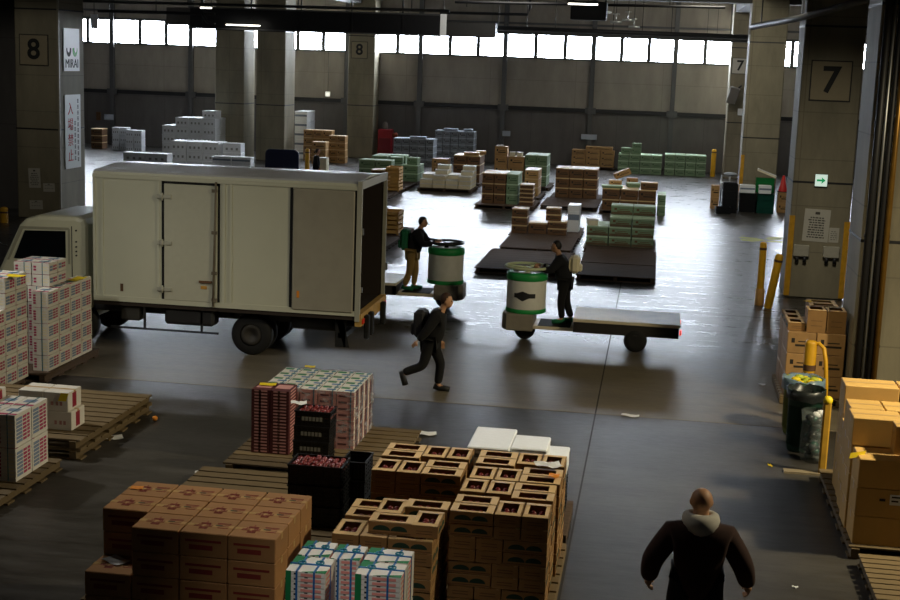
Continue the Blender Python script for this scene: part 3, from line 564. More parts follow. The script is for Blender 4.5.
def p_bundle(w, d, h, kind='pink'):
    n = max(2, round(h/.048)); m = MB(); th = h/n
    side = {'pink': (WHITEC, PINK, BLUEC, CREAMC), 'red': (REDT, PINKL, INKD, CREAMC), 'mix': (PINKL, REDT, TEAL, WHITEC), 'strap': (WHITEC, mat('salmon_print', (226, 150, 140), .6, .08), INKD, GRNP)}[kind]
    for i in range(n):
        z0, z1 = i*th+.002, (i+1)*th-.002
        m.box(-w/2, w/2, -d/2, d/2, z0, z1, 0)
        e = .0015
        for s in (-1, 1):
            yy = sorted((s*d/2, s*(d/2+e))); xx = sorted((s*w/2, s*(w/2+e)))
            if kind == 'pink':
                if i in (0, n-1) : continue
                m.box(-w*.42, -w*.26, *yy, z0+th*.15, z1-th*.1, 1); m.box(.05*w, .4*w, *yy, z0+th*.2, z1-th*.3, 3)
                m.box(*xx, -d*.02, d*.2, z0+th*.1, z1-th*.15, 1); m.box(*xx, d*.24, d*.4, z0+th*.15, z1-th*.1, 1); m.box(*xx, -d*.42, -d*.06, z0+th*.1, z1-th*.1, 2)
            elif kind == 'red':
                m.box(-w*.34, w*.36, *yy, z0+th*.35, z1-th*.1, 1); m.box(-w*.1, w*.02, *yy, z0+th*.3, z1, 2); m.box(*xx, -d*.3, d*.3, z0+th*.3, z1-th*.2, 1)
            elif kind == 'mix':
                m.box(-w*.4, w*.1, *yy, z0+th*.3, z1-th*.1, 1) if i % 2 else None; m.box(*xx, -d*.2, d*.3, z0, z1, 1); m.box(*xx, -d*.44, -d*.26, z0, z1, 3); m.box(*xx, d*.3, d*.42, z0, z1, 2)
            else:
                m.box(-w/2, -w*.36, *yy, z0-.002, z1+.002, 3); m.box(-w*.29, -w*.2, *yy, z0+th*.3, z1-th*.25, 2); m.box(-w*.12, w*.4, *yy, z0+th*.1, z1-th*.3, 1); m.box(-w*.02, w*.06, *yy, z1-th*.15, z1+.002, 2)
                m.box(*xx, -d*.4, d*.1, z0+th*.2, z1-th*.2, 1)
    z = h; e = .002
    if kind in ('pink',): m.box(-w/2, w/2, -d*.46, -d*.32, z-.003, z+e-.002, 1); m.box(-w*.3, w*.3, -d*.1, d*.2, z-.003, z+e-.002, 2)
    elif kind == 'red': m.box(-w*.4, w*.4, -d*.2, d*.3, z-.003, z+.0, 1)
    elif kind == 'mix':
        m.box(-w/2, w/2, -d/2, d/2, z-.003, z+.0, 3); m.box(-w*.45, w*.05, d*.12, d*.4, z, z+e, 4); m.box(-w*.1, w*.4, -d*.3, -d*.08, z, z+e, 5); m.box(.2*w, .45*w, d*.2, d*.42, z, z+e, 2)
    else:
        m.prism([(-w/2, d/2), (-w/2, -d*.1), (-w*.12, d/2)], 'z', z-.003, z, 3); m.prism([(w/2, -d/2), (w/2, -d*.3), (-w*.1, -d/2)], 'z', z-.003, z, 3)
    o = m.build('strapped_tray_bundle', [*side, GRNP, BLUES])
    if kind != 'red':
        sm = {'pink': TEAL, 'mix': TEAL, 'strap': BLUES}[kind]; q = .0045 if kind != 'strap' else .006; a = .006 if kind != 'strap' else .009
        st = MB()
        for x in ((-.22*w, .22*w) if kind == 'strap' else (.3*w,) if kind == 'mix' else (.1*w,)):
            st.box(x-a, x+a, -d/2-q, d/2+q, h-.004, h+q); st.box(x-a, x+a, -d/2-q, -d/2, 0.002, h); st.box(x-a, x+a, d/2, d/2+q, 0.002, h)
        if kind == 'strap':
            st.box(-w/2-q, w/2+q, -a, a, h-.004, h+q+.001); st.box(-w/2-q, -w/2, -a, a, .002, h); st.box(w/2, w/2+q, -a, a, .002, h)
        st.build('strap', sm, o)
        if kind == 'strap':
            for x, y in ((-.22*w, 0), (.22*w, .03)):
                k = MB()
                for i in range(3): k.tube([(x+.035*math.cos(t+i), y+.03*math.sin(t+i)*1.2, h+.012+.004*math.sin(3*t)) for t in (2*PI*j/10 for j in range(8))], .007, 5)
                k.build('strap_knot', mat('teal_strap', (24, 128, 150), .4, .05), o)
    return o
def p_foam(w, d, h, printed=False):
    m = MB().box(-w/2, w/2, -d/2, d/2, 0, h*.78, 0, .012)
    if printed:
        for s in (-1, 1):
            yy = sorted((s*d/2, s*(d/2+.002)))
            for q in (-.34, -.06, .22): m.box(w*q, w*(q+.12), *yy, h*.25, h*.5, 1)
    else:
        yy = (-d/2-.002, -d/2); m.box(-w*.48, w*.48, *yy, h*.45, h*.66, 1)
    o = m.build('foam_box', [FOAM, FOAMD if printed else FOAMG])
    l = MB().box(-w/2-.006, w/2+.006, -d/2-.006, d/2+.006, h*.78, h, 0, .014)
    for q in ((-.25, .25) if printed else ()): l.box(-w*.44, w*.44, d*q-.006, d*q+.006, h-.002, h+.003)
    l.build('lid', FOAM, o); return o
def p_white(w, d, h):
    o = _card(w, d, h, (WHITEC, WHITEC, TAPE, GREYL), prnt=0, near=True, name='white_carton')
    m = MB()
    for s in (-1, 1):
        xx = sorted((s*w/2, s*(w/2+.0015))); m.box(*xx, -d*.18, d*.12, h*.12, h*.88, 0)
        yy = sorted((s*d/2, s*(d/2+.0015)))
        for q in (-.2, .0, .16): m.box(w*q, w*(q+.1), *yy, h*.3, h*.5, 1)
    m.build('printed_label', [mat('crimson_print', (150, 34, 56), .6, .08), mat('pale_red_print', (190, 140, 136), .6, .08)], o); return o
def p_crate(w, d, h, m1, m2=None, rows=4):
    m = MB(); t = .012
    for s in (-1, 1):
        m.box(-w/2, w/2, *sorted((s*d/2, s*(d/2-t))), 0, h*.14); m.box(-w/2, w/2, *sorted((s*d/2, s*(d/2-t))), h*.84, h)
        m.box(*sorted((s*w/2, s*(w/2-t))), -d/2, d/2, 0, h*.14); m.box(*sorted((s*w/2, s*(w/2-t))), -d/2, d/2, h*.84, h)
        for i in range(7): x = -w/2+(w-.03)*i/6; m.box(x, x+.03, *sorted((s*d/2, s*(d/2-t))), 0, h)
        for i in range(5): y = -d/2+(d-.03)*i/4; m.box(*sorted((s*w/2, s*(w/2-t))), y, y+.03, 0, h)
        for k in range(1, rows): z = h*(.14+.7*k/rows); m.box(-w/2, w/2, *sorted((s*d/2, s*(d/2-t))), z-.008, z+.008); m.box(*sorted((s*w/2, s*(w/2-t))), -d/2, d/2, z-.008, z+.008)
        m.box(-w/2+.014, w/2-.014, *sorted((s*(d/2-t), s*(d/2-t-.004))), .01, h*.84); m.box(*sorted((s*(w/2-t), s*(w/2-t-.004))), -d/2+.014, d/2-.014, .01, h*.84)
    m.box(-w/2, w/2, -d/2, d/2, 0, .012)
    m.box(-w/2-.01, w/2+.01, -d/2-.01, -d/2, h*.92, h).box(-w/2-.01, w/2+.01, d/2, d/2+.01, h*.92, h).box(-w/2-.01, -w/2, -d/2, d/2, h*.92, h).box(w/2, w/2+.01, -d/2, d/2, h*.92, h)
    o = m.build('plastic_crate', m1)
    if m2:
        g = MB()
        for i in range(6): g.box(-w*.3+w*.1*i, -w*.3+w*.1*i+w*.07, -d/2-.006, -d/2-.001, h*.36, h*.62)
        g.build('handle_grille', m2, o)
    return o
def p_grey(w, d, h):
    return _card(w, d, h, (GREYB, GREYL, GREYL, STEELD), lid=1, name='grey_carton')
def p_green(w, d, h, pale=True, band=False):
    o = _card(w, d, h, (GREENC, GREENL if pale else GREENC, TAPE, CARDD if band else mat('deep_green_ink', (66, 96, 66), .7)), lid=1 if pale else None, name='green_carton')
    if band: MB().box(-w/2+.01, w/2-.01, -d/2-.003, -d/2, h*.05, h*.3).build('brown_band', mat('brown_band', (96, 78, 54), .7), o)
    return o
def p_tray(w, d, h):
    m = MB(); t = .02
    for s in (-1, 1):
        m.box(-w/2, w/2, *sorted((s*d/2, s*(d/2-t))), h*.3, h); m.box(*sorted((s*w/2, s*(w/2-t))), -d/2, d/2, h*.3, h)
        for q in (-1, 1): m.box(*sorted((s*w/2, s*(w/2-.05))), *sorted((q*d/2, q*(d/2-.05))), 0, h)
    m.box(-w/2+t, w/2-t, -d/2+t, d/2-t, h*.25, h*.4)
    return m.build('wooden_tray', WOODY)
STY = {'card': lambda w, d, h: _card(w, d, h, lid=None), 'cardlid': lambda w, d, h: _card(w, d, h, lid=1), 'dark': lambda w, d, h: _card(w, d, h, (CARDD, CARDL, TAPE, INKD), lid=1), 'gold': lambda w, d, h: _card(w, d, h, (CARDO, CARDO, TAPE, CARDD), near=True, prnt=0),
       'goldp': lambda w, d, h: _card(w, d, h, (CARDO, CARDO, TAPE, CARDD), near=True), 'red': p_redcard, 'fruit': p_fruit, 'pink': lambda w, d, h: p_bundle(w, d, h), 'redb': lambda w, d, h: p_bundle(w, d, h, 'red'), 'mix': lambda w, d, h: p_bundle(w, d, h, 'mix'), 'strap': lambda w, d, h: p_bundle(w, d, h, 'strap'),
       'foam': p_foam, 'foamp': lambda w, d, h: p_foam(w, d, h, True), 'white': p_white, 'black': lambda w, d, h: p_crate(w, d, h, BLKP, mat('grille_grey', (150, 150, 140), .5)), 'blackp': lambda w, d, h: p_crate(w, d, h, BLKP), 'teal': lambda w, d, h: p_crate(w, d, h, GRNPL), 'greenp': lambda w, d, h: p_crate(w, d, h, GRNPL2),
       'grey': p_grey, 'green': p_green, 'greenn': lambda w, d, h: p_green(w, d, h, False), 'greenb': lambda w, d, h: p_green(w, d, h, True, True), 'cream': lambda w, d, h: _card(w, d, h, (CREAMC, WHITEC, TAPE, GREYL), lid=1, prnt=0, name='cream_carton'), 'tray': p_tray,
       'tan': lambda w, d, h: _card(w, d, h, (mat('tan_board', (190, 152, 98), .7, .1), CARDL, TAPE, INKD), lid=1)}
def put(style, dims, loc, rz, label, cat, group=None):
    key = (style, tuple(round(v, 3) for v in dims))
    if key in PROTO: o = dup(PROTO[key], loc, rz)
    else:
        o = STY[style](*dims); o.location = loc; o.rotation_euler = (0, 0, rz); PROTO[key] = o
    if 'group' in o: del o['group']
    tag(o, label, cat, group); return o
ORD = ['first', 'second', 'third', 'fourth', 'fifth', 'sixth', 'seventh', 'eighth', 'ninth']
def stick(o, carton, lab):      # a tag stuck to a carton is a part of it
    bpy.context.view_layer.update(); o.parent = carton; o.matrix_parent_inverse = carton.matrix_world.inverted(); o['label'] = lab
LIDDED = {'cardlid', 'dark', 'green', 'greenb', 'cream', 'grey', 'tan', 'foam', 'foamp', 'black', 'blackp', 'teal', 'greenp', 'pink', 'mix'}
def colw(i, n): return '' if n == 1 else (('left column', 'right column')[i] if n == 2 else ('leftmost column' if i == 0 else 'rightmost column' if i == n-1 else ORD[i]+' column'))
def roww(j, n): return '' if n == 1 else ('front row' if j == 0 else 'back row' if j == n-1 else 'middle row' if n == 3 else ORD[j]+' row')
def layw(k, n): return '' if n == 1 else ('topmost' if k == n-1 else 'bottom layer' if k == 0 else ORD[n-1-k]+' layer down')
def stack(style, org, cnt, dims, look, desc, cat='box', inc=None, gap=.006, jit=.006, tops=None):
    nx, ny, nz = cnt; gap = gap+(.01 if style in LIDDED else 0); w, d, h = dims; rr = random.Random(str(org)); out = {}
    for i in range(nx):
        for j in range(ny):
            ks = [k for k in range(nz) if inc is None or inc(i, j, k)]
            for n_, k in enumerate(ks):
                lab = ' '.join(x for x in (look, colw(i, nx), roww(j, ny), layw(ks.index(k), len(ks)), desc) if x)
                loc = (org[0]+w*(i+.5)+rr.uniform(-jit, jit)*.4, org[1]+d*(j+.5)+rr.uniform(-jit, jit)*.4, org[2]+k*h)
                out[i, j, k] = put(style, (w-gap-jit, d-gap-jit, h-(.008 if style in LIDDED else .004)), loc, rr.uniform(-jit, jit)*.5, lab, cat, 'the boxes '+desc)
    return out
def pallet(x0, x1, y0, y1, z0, h, label, m=None, n=9, group='wooden pallets', along='x'):
    w, d = x1-x0, y1-y0; m = m or WOOD
    gp = .015 if m == WOODD else .1; r = empty('wooden_pallet', ((x0+x1)/2, (y0+y1)/2, z0), label, 'pallet', group)
    dk = MB(); b2 = MB(); t = h*.16
    for i in range(n):
        p = d/n; dk.box(-w/2, w/2, -d/2+p*i+p*gp, -d/2+p*(i+1)-p*gp, h-t, h, 0, .003)
    for i in range(0, n, 2): p = d/n; b2.box(-w/2, w/2, -d/2+p*i+p*.1, -d/2+p*(i+1)-p*.1, 0, t)
    dk.build('deck_slats', m, r); b2.build('bottom_slats', m, r)
    for s in (-.46, 0, .46): MB().box(s*w-.05, s*w+.05, -d/2, d/2, t, h-t).build('stringer', m, r)
    return r
# ---------------------------------------------------------- near the front
Z = .15
pallet(-5.6, -3.3, 11.9, 13.5, 0, .2, 'pallet under the tan cartons printed red')
stack('red', (-5.36, 12.0, .2), (4, 3, 4), (.49, .46, .25), 'tan carton printed red', 'of the front corner stack', inc=lambda i, j, k: not (i == 0 and j == 0 and k > 1))
notep = at(115, 562, .705)
def sheet(px, py, z, w, d, rz, label, m=PAPER, curl=.02, name='paper_sheet'):
    p = at(px, py, z); g = MB(); n = 5; rr = random.Random(px)
    P = [[Vector(((i/n-.5)*w, (j/n-.5)*d, curl*(.6+.6*math.sin(i*1.3+rr.random())*math.cos(j*1.1)))) for j in range(n+1)] for i in range(n+1)]
    for i in range(n):
        for j in range(n): g.quad([P[i][j], P[i+1][j], P[i+1][j+1], P[i][j+1]])
    bmesh.ops.remove_doubles(g.bm, verts=g.bm.verts, dist=1e-5)
    o = g.build(name, m, None, (p.x, p.y, z+.002), rz); sm = o.modifiers.new('thickness', 'SOLIDIFY'); sm.thickness = .002
    return tag(o, label, 'paper')
sheet(116, 561, .7, .26, .17, -.5, 'white sheet lying on the lowered front carton of the corner stack', curl=.012)
sheet(137, 488, 1.2, .13, .1, .2, 'orange tag stuck on the rear corner of the tan carton stack', ORNG, .006, 'paper_tag')
# white and green strapped bundles
for k, (x, y, w, d, lb) in enumerate(((-3.02, 10.95, .37, .38, 'nearest the tan cartons, front'), (-3.02, 11.35, .30, .38, 'nearest the tan cartons, behind'), (-2.71, 11.33, .28, .38, 'in the middle, set back'), (-2.41, 11.02, .42, .33, 'nearest the fruit cartons, front'), (-2.41, 11.37, .42, .33, 'nearest the fruit cartons, behind'))):
    for q in range(3): put('strap', (w-.012, d-.012, .43), (x+w/2, y+d/2, .0+.448*q), 0, 'white green bundle with blue straps '+lb+', '+('bottom', 'middle', 'top')[q]+' one', 'bundle', 'white and green strapped bundles')
# open-topped fruit cartons in pinwheel layers
FL, FD, FH = .46, .285, .135; FRUITS = []
WHEEL = [(0, .285, 0), (0, .57+.285, 0)]
def cells(flip):
    c_ = [(.1425, .23, 1, 'front row first'), (.4275, .23, 1, 'front row second'), (.8, .1425, 0, 'front row third outer'), (.8, .4275, 0, 'front row third inner'),
          (.23, .7075, 0, 'back row first inner'), (.23, .9925, 0, 'back row first outer'), (.6025, .905, 1, 'back row second'), (.8875, .905, 1, 'back row third')]
    return [(1.03-x, y, r, t) for x, y, r, t in c_] if flip else c_
def fruit_in(o, rz, n=(3, 2), h=FH):
    FRUITS.append((Vector(o.location), rz, n, o['label'].replace('open fruit carton', 'red fruit in carton').replace('low open carton', 'red fruit in low carton'), h))
def pinwheel(x0, y0, z0, n, desc, fruit_layers=1, flip0=True):
    rr = random.Random(desc)
    for k in range(n):
        for x, y, r, t in cells(bool(k//2 % 2) ^ flip0):
            o = put('fruit', (FL-.012, FD-.012, FH-.006), (x0+x+rr.uniform(-.002, .002), y0+y+rr.uniform(-.002, .002), z0+k*FH), r*PI/2+rr.uniform(-.005, .005), f'open fruit carton {t} {layw(k, n)} {desc}', 'box', 'open-topped fruit cartons')
            if k == n-1: fruit_in(o, r*PI/2)
pallet(-1.95, -.8, 13.15, 15.5, 0, Z, 'pallet under the large fruit carton stack'); pallet(-3.05, -1.97, 12.5, 15.6, 0, Z, 'pallet under the two smaller fruit carton stacks', n=13)
pinwheel(-1.9, 13.2, Z, 8, 'of large stack, near half', flip0=False); pinwheel(-1.9+.03, 14.36, Z, 8, 'of large stack, far half')
pinwheel(-2.98, 14.36, Z, 8, 'of stack beside black crates'); pinwheel(-3.0, 12.6, Z, 7, 'of low stack behind strapped bundles')
for x, y, r, t in ((-2.42, 12.83, 0, 'front one along'), (-2.07, 12.9, 1, 'front one across'), (-2.5, 13.2, 1, 'back one across'), (-2.15, 13.34, 0, 'back one along')):
    o = put('fruit', (FL-.012, FD-.012, FH-.006), (x, y, Z+7*FH), r*PI/2, f'open fruit carton, {t}, of the loose four on the low stack', 'box', 'open-topped fruit cartons'); fruit_in(o, r*PI/2)
sheet(548, 466, 1.25, .3, .2, .3, 'white sheet draped on the large fruit carton stack', curl=.03); sheet(554, 476, 1.25, .12, .14, 0, 'orange tag on the large fruit carton stack beside the white sheet', ORNG, .01, 'paper_tag')
# white foam boxes behind
pallet(-2.1, -.82, 15.75, 17.1, 0, Z, 'dark pallet under black crates behind the fruit cartons', WOODD)
stack('blackp', (-2.06, 15.82, Z), (2, 2, 2), (.585, .6, .255), 'black crate', 'under white foam boxes', 'crate')
stack('foam', (-2.06, 15.82, Z+.51), (3, 2, 1), (.39, .6, .25), 'white foam box', 'of the lower layer behind fruit cartons')
put('foam', (.51, .94, .24), (-1.83, 16.3, Z+.762), 0, 'largest white foam box lying on the lower foam boxes', 'box'); put('foam', (.44, .6, .24), (-1.34, 16.22, Z+.762), 0, 'smaller white foam box on the lower foam boxes, beside the largest', 'box')
# black crates with red fruit, strapped red and pink bundles
pallet(-5.75, -3.35, 17.5, 19.95, 0, Z, 'pallet under the pink and red strapped stack', n=11); pallet(-5.95, -3.35, 14.75, 17.3, 0, Z, 'pallet under the black crates of red fruit', n=11)
stack('mix', (-5.5, 18.58, Z), (5, 4, 2), (.276, .318, .435), 'pale pink bundle', 'of the stretch-wrapped stack', 'bundle', jit=.002, gap=.003)
stack('redb', (-5.52, 18.08, Z), (2, 1, 2), (.28, .46, .47), 'dark red tray bundle', 'in front of the wrapped stack', 'bundle', jit=.003)
sheet(268, 384.5, 1.095, .24, .15, .2, 'yellow tag on the dark red tray bundles', YEL, .006, 'paper_tag'); sheet(310, 367, 1.03, .16, .12, .2, 'yellow tag at the back of the wrapped pink stack', YEL, .01, 'paper_tag')
WR = bpy.data.materials.new('stretch_film'); WR.use_nodes = True; nt = WR.node_tree; b_ = nt.nodes['Principled BSDF']; b_.inputs['Roughness'].default_value = .18; b_.inputs['Base Color'].default_value = (.9, .9, .95, 1)
ns = nt.nodes.new('ShaderNodeTexNoise'); ns.inputs['Scale'].default_value = 5; ns.inputs['Detail'].default_value = 3; tc = nt.nodes.new('ShaderNodeTexCoord'); mp = nt.nodes.new('ShaderNodeMapping'); mp.inputs['Scale'].default_value = (1, 1, 3); mp.inputs['Rotation'].default_value = (.6, 0, 0)
rp = nt.nodes.new('ShaderNodeValToRGB'); rp.color_ramp.elements[0].position = .5; rp.color_ramp.elements[0].color = (.03, .03, .03, 1); rp.color_ramp.elements[1].position = .66; rp.color_ramp.elements[1].color = (.5, .5, .5, 1)
nt.links.new(tc.outputs['Object'], mp.inputs['Vector']); nt.links.new(mp.outputs['Vector'], ns.inputs['Vector']); nt.links.new(ns.outputs['Fac'], rp.inputs['Fac']); nt.links.new(rp.outputs['Color'], b_.inputs['Alpha'])
wf = MB()
for x0_, y0_, x1_, y1_ in ((-4.105, 18.57, -4.105, 19.87), (-5.52, 18.565, -4.105, 18.565), (-4.105, 19.87, -5.52, 19.87)): wf.quad([(x0_, y0_, .16), (x1_, y1_, .16), (x1_, y1_, 1.03), (x0_, y0_, 1.03)])
tag(wf.build('stretch_wrap', WR), 'clear stretch film wound round the pale pink strapped stack', 'stretch film')
put('black', (.5, .36, .21), (-4.47, 17.62, Z), .0, 'black crate, bottom of the tall stack before wrapped stack', 'crate', 'black crates')
for k, lb in enumerate(('second from the bottom', 'third from the bottom', 'topmost and full of red fruit')): put('black', (.5, .36, .21), (-4.47+.01*k, 17.62, Z+.213*(k+1)), .0, f'black crate, {lb}, of the tall stack', 'crate', 'black crates')
for k in range(3):
    put('blackp', (.66, .46, .255), (-3.86, 15.5, Z+.258*k), 0, 'wide black crate, '+('bottom', 'middle', 'top fruit-filled')[k]+' of the low stack by fruit cartons', 'crate', 'wide black crates')
    put('blackp', (.3, .46, .235), (-3.69+.17+.03, 15.98, Z+.238*k), 0, 'narrow black crate behind the wide ones, '+('bottom', 'middle', 'top')[k]+' of three', 'crate', 'narrow black crates')
sheet(299, 404, 1.03, .22, .16, .3, 'white sheet on the red fruit of the tall crate stack', curl=.03)
# left: slatted pallets, white cartons, pink bundles
pallet(-10.6, -7.85, 17.5, 20.3, 0, Z, 'lower of two stacked pallets under the white cartons', n=11); pallet(-10.6, -7.85, 17.5, 20.3, Z, Z, 'upper of two stacked pallets under the white cartons', n=11)
pallet(-10.4, -7.92, 14.5, 17.1, 0, Z, 'slatted pallet under the pink bundles at the picture edge', n=11)
put('white', (.38, .45, .28), (-8.35, 18.15, .302), 0, 'white carton with crimson label, lower one at the pallet edge', 'box', 'white cartons'); put('white', (.38, .45, .28), (-8.735, 18.15, .302), 0, 'white carton, lower one set back from the pallet edge', 'box', 'white cartons')
put('white', (.38, .45, .28), (-8.4, 18.15, .584), 0, 'white carton with yellow tag, upper one at the pallet edge', 'box', 'white cartons'); WC = bpy.context.scene.objects[C.objects[-3].name] if 0 else [q for q in C.objects if q.get('label', '').startswith('white carton with yellow tag')][0]; put('white', (.38, .45, .28), (-8.785, 18.15, .584), 0, 'white carton, upper one set back from the pallet edge', 'box', 'white cartons')
put('white', (.3, .4, .13), (-9.0, 16.9, 1.075), .1, 'white carton lying on the pink bundles at the picture edge', 'box') if 0 else None
tagp = MB().quad([(-8.36, 17.915, .74), (-8.24, 17.915, .74), (-8.2, 17.92, .86), (-8.32, 17.92, .86)]); o = tagp.build('paper_tag', YEL); sm = o.modifiers.new('t', 'SOLIDIFY'); sm.thickness = .003; stick(o, WC, 'yellow tag')
stack('pink', (-8.62, 15.95, Z), (2, 2, 2), (.29, .485, .455), 'pink printed bundle', 'at the picture edge', 'bundle', jit=.004)
stack('pink', (-9.4, 15.95, Z), (2, 2, 2), (.3, .485, .43), 'pink printed bundle', 'outermost at the picture edge', 'bundle', jit=.004) 
put('white', (.42, .3, .16), (-8.85, 16.75, 1.015), 0, 'white carton lying on top of the pink bundles', 'box')
pallet(-12.1, -10.3, 21.6, 23.9, 0, Z, 'dark pallet under the pink stack before the truck', WOODD)
stack('pink', (-11.9, 21.84, Z), (5, 4, 5), (.31, .468, .285), 'pink printed bundle', 'before the truck', 'bundle', jit=.006, inc=lambda i, j, k: (i == 4) or (j in (1, 2)))
stack('pink', (-11.22, 22.32, Z+5*.285), (2, 2, 2), (.34, .36, .215), 'pink bundle with teal bands', 'stacked against the cab window', 'bundle', jit=.004)
pallet(-12.6, -10.64, 20.1, 21.55, 0, Z, 'dark pallet under the leftmost pink stack', WOODD)
stack('pink', (-11.14, 20.22, Z), (2, 3, 5), (.31, .4, .265), 'pink printed bundle', 'of the leftmost stack', 'bundle', jit=.004)
stack('pink', (-11.14, 20.62, Z+5*.265), (2, 2, 2), (.31, .4, .26), 'white sided bundle', 'heaped on the leftmost stack', 'bundle', jit=.004)
sheet(15, 276, 2.01, .3, .22, 0, 'yellow tag on the highest bundle of the leftmost stack', YEL, .008, 'paper_tag'); sheet(77, 279, Z+5*.285+.002, .2, .5, 0, 'yellow strip lying on the pink stack beside the cargo box', YEL, .008, 'paper_tag')
# right: golden cartons on a pallet, open cartons, bins
pallet(2.58, 4.6, 16.2, 19.5, 0, .16, 'pale edged pallet under the golden cartons', n=13); pallet(2.66, 4.6, 13.6, 16.0, 0, .16, 'empty slatted pallet before the golden cartons', n=15)
G0 = .162; gd = 'of golden cartons'
GF = stack('gold', (2.62, 16.3, G0), (3, 1, 3), (.62, .56, .36), 'golden carton', 'of the front file on the right pallet', jit=.008)
put('gold', (.6, .26, .36), (3.43, 16.43, G0+3*.36), .02, 'golden carton standing on the front file beside the hollow', 'box'); put('gold', (.6, .26, .36), (3.37, 16.72, G0+3*.36), -.01, 'golden carton just behind the one beside the hollow', 'box')
stack('gold', (2.6, 16.88, G0), (3, 1, 4), (.62, .5, .36), 'golden carton', 'of the file behind the hollow', jit=.008)
stack('goldp', (2.63, 17.4, G0), (4, 1, 4), (.44, .5, .36), 'golden carton', 'of the third file on the right pallet', jit=.008)
stack('gold', (2.66, 17.93, G0), (2, 1, 3), (.44, .36, .36), 'golden carton', 'of the lowered fourth file', jit=.008)
stack('gold', (2.68, 18.32, G0), (2, 1, 4), (.72, .5, .38), 'golden carton', 'of the rearmost file on the right pallet', jit=.01)
o = MB().quad([(0, 0, 0), (.2, -.06, .02), (.22, -.06, .085), (.02, 0, .065)]).build('paper_tag', YEL, None, (2.52, 16.42, 1.2)); sm = o.modifiers.new('t', 'SOLIDIFY'); sm.thickness = .003; o.rotation_euler = (0, 0, .7); stick(o, GF[0, 0, 2], 'yellow tag')
o = MB().box(0, .16, -.004, 0, 0, .13, 0).build('address_label', PAPER, None, (2.62+.4, 16.296, G0+.36+.17)); MB().box(-.12, -.05, -.003, 0, .04, .07).box(.02, .14, -.006, -.003, .09, .11).box(.02, .1, -.006, -.003, .04, .06).build('printed_mark', INKD, o); stick(o, GF[0, 0, 1], 'white address label')
pallet(2.4, 3.46, 23.9, 25.7, 0, Z, 'pallet under the open cartons beside the pillar with pipes')
stack('card', (2.45, 23.97, Z), (2, 3, 3), (.5, .55, .385), 'brown carton', 'under open cartons by the pillar', jit=.006)
for x, y, r, lb in ((2.93, 24.22, 1, 'front one facing the bins'), (3.27, 24.22, 1, 'front one beside the pillar'), (3.1, 24.68, 0, 'middle one of the raised four'), (3.1, 25.02, 0, 'rear one of the raised four')):
    o = put('fruit', (.5 if not r else .44, .32, .4), (x, y, Z+1.157), r*PI/2, f'open fruit carton by the pillar with pipes, {lb}', 'box', 'open cartons by the pillar with pipes')
    fruit_in(o, r*PI/2, h=.4)
for y, lb in ((24.3, 'nearest'), (24.75, 'second'), (25.2, 'farthest')): o = put('fruit', (.42, .29, .14), (2.6, y, Z+1.157), PI/2, f'low open carton along the outer edge by the pillar, {lb} one', 'box', 'open cartons by the pillar with pipes'); fruit_in(o, PI/2, h=.14)
o = MB().box(-.07, .07, -.05, .05, 0, .004).build('paper_tag', YEL, None, (2.86, 24.9, Z+1.157+.406), .4); tag(o, 'yellow tag on the raised open cartons beside the pillar with pipes', 'paper')
# fruit
f = MB(); f.ball((0, 0, 0), .036, 0, 10, 7, (1, 1, .9)); fm = f.mesh('red_fruit', FRUIT)
rr = random.Random(3); FN = 0
def fruit(p, lab, grp):
    global FN
    o = bpy.data.objects.new('red_fruit', fm); C.objects.link(o); o.location = p; o.rotation_euler = (rr.random(), rr.random(), rr.random()); tag(o, lab, 'fruit', grp); FN += 1
for loc, rz, (nx, ny), lab_, h_ in FRUITS:
    M = Matrix.Rotation(rz, 3, 'Z')
    for i in range(nx):
        for j in range(ny):
            fruit(loc+M @ Vector(((i-(nx-1)/2)*.085+rr.uniform(-.006, .006), (j-(ny-1)/2)*.078+rr.uniform(-.006, .006), h_-.071)), lab_, lab_.replace('red fruit', 'fruits'))
for cx, cy, zt, nx, ny in ((-4.44, 17.62, Z+.213*4, 6, 4), (-3.86, 15.5, Z+.258*3, 8, 5)):
    for i in range(nx):
        for j in range(ny): fruit(Vector((cx+(i-(nx-1)/2)*.076+rr.uniform(-.01, .01), cy+(j-(ny-1)/2)*.08+rr.uniform(-.01, .01), zt-.03+rr.uniform(-.012, .014))), 'glossy red fruit heaped in the '+('top crate of the tall black stack' if nx == 6 else 'wide black crate of the low stack'), 'red fruit of the '+('tall' if nx == 6 else 'wide')+' black crate')
    put_ = MB().box(cx-nx*.04+.0, cx+nx*.04, cy-ny*.042, cy+ny*.042, zt-.1, zt-.075); o = put_.build('packing_sheet', mat('packing_paper_pink', (150, 90, 84), .8)); tag(o, 'pink packing sheet under the red fruit of the '+('tall' if nx == 6 else 'wide')+' black crate', 'packing sheet')
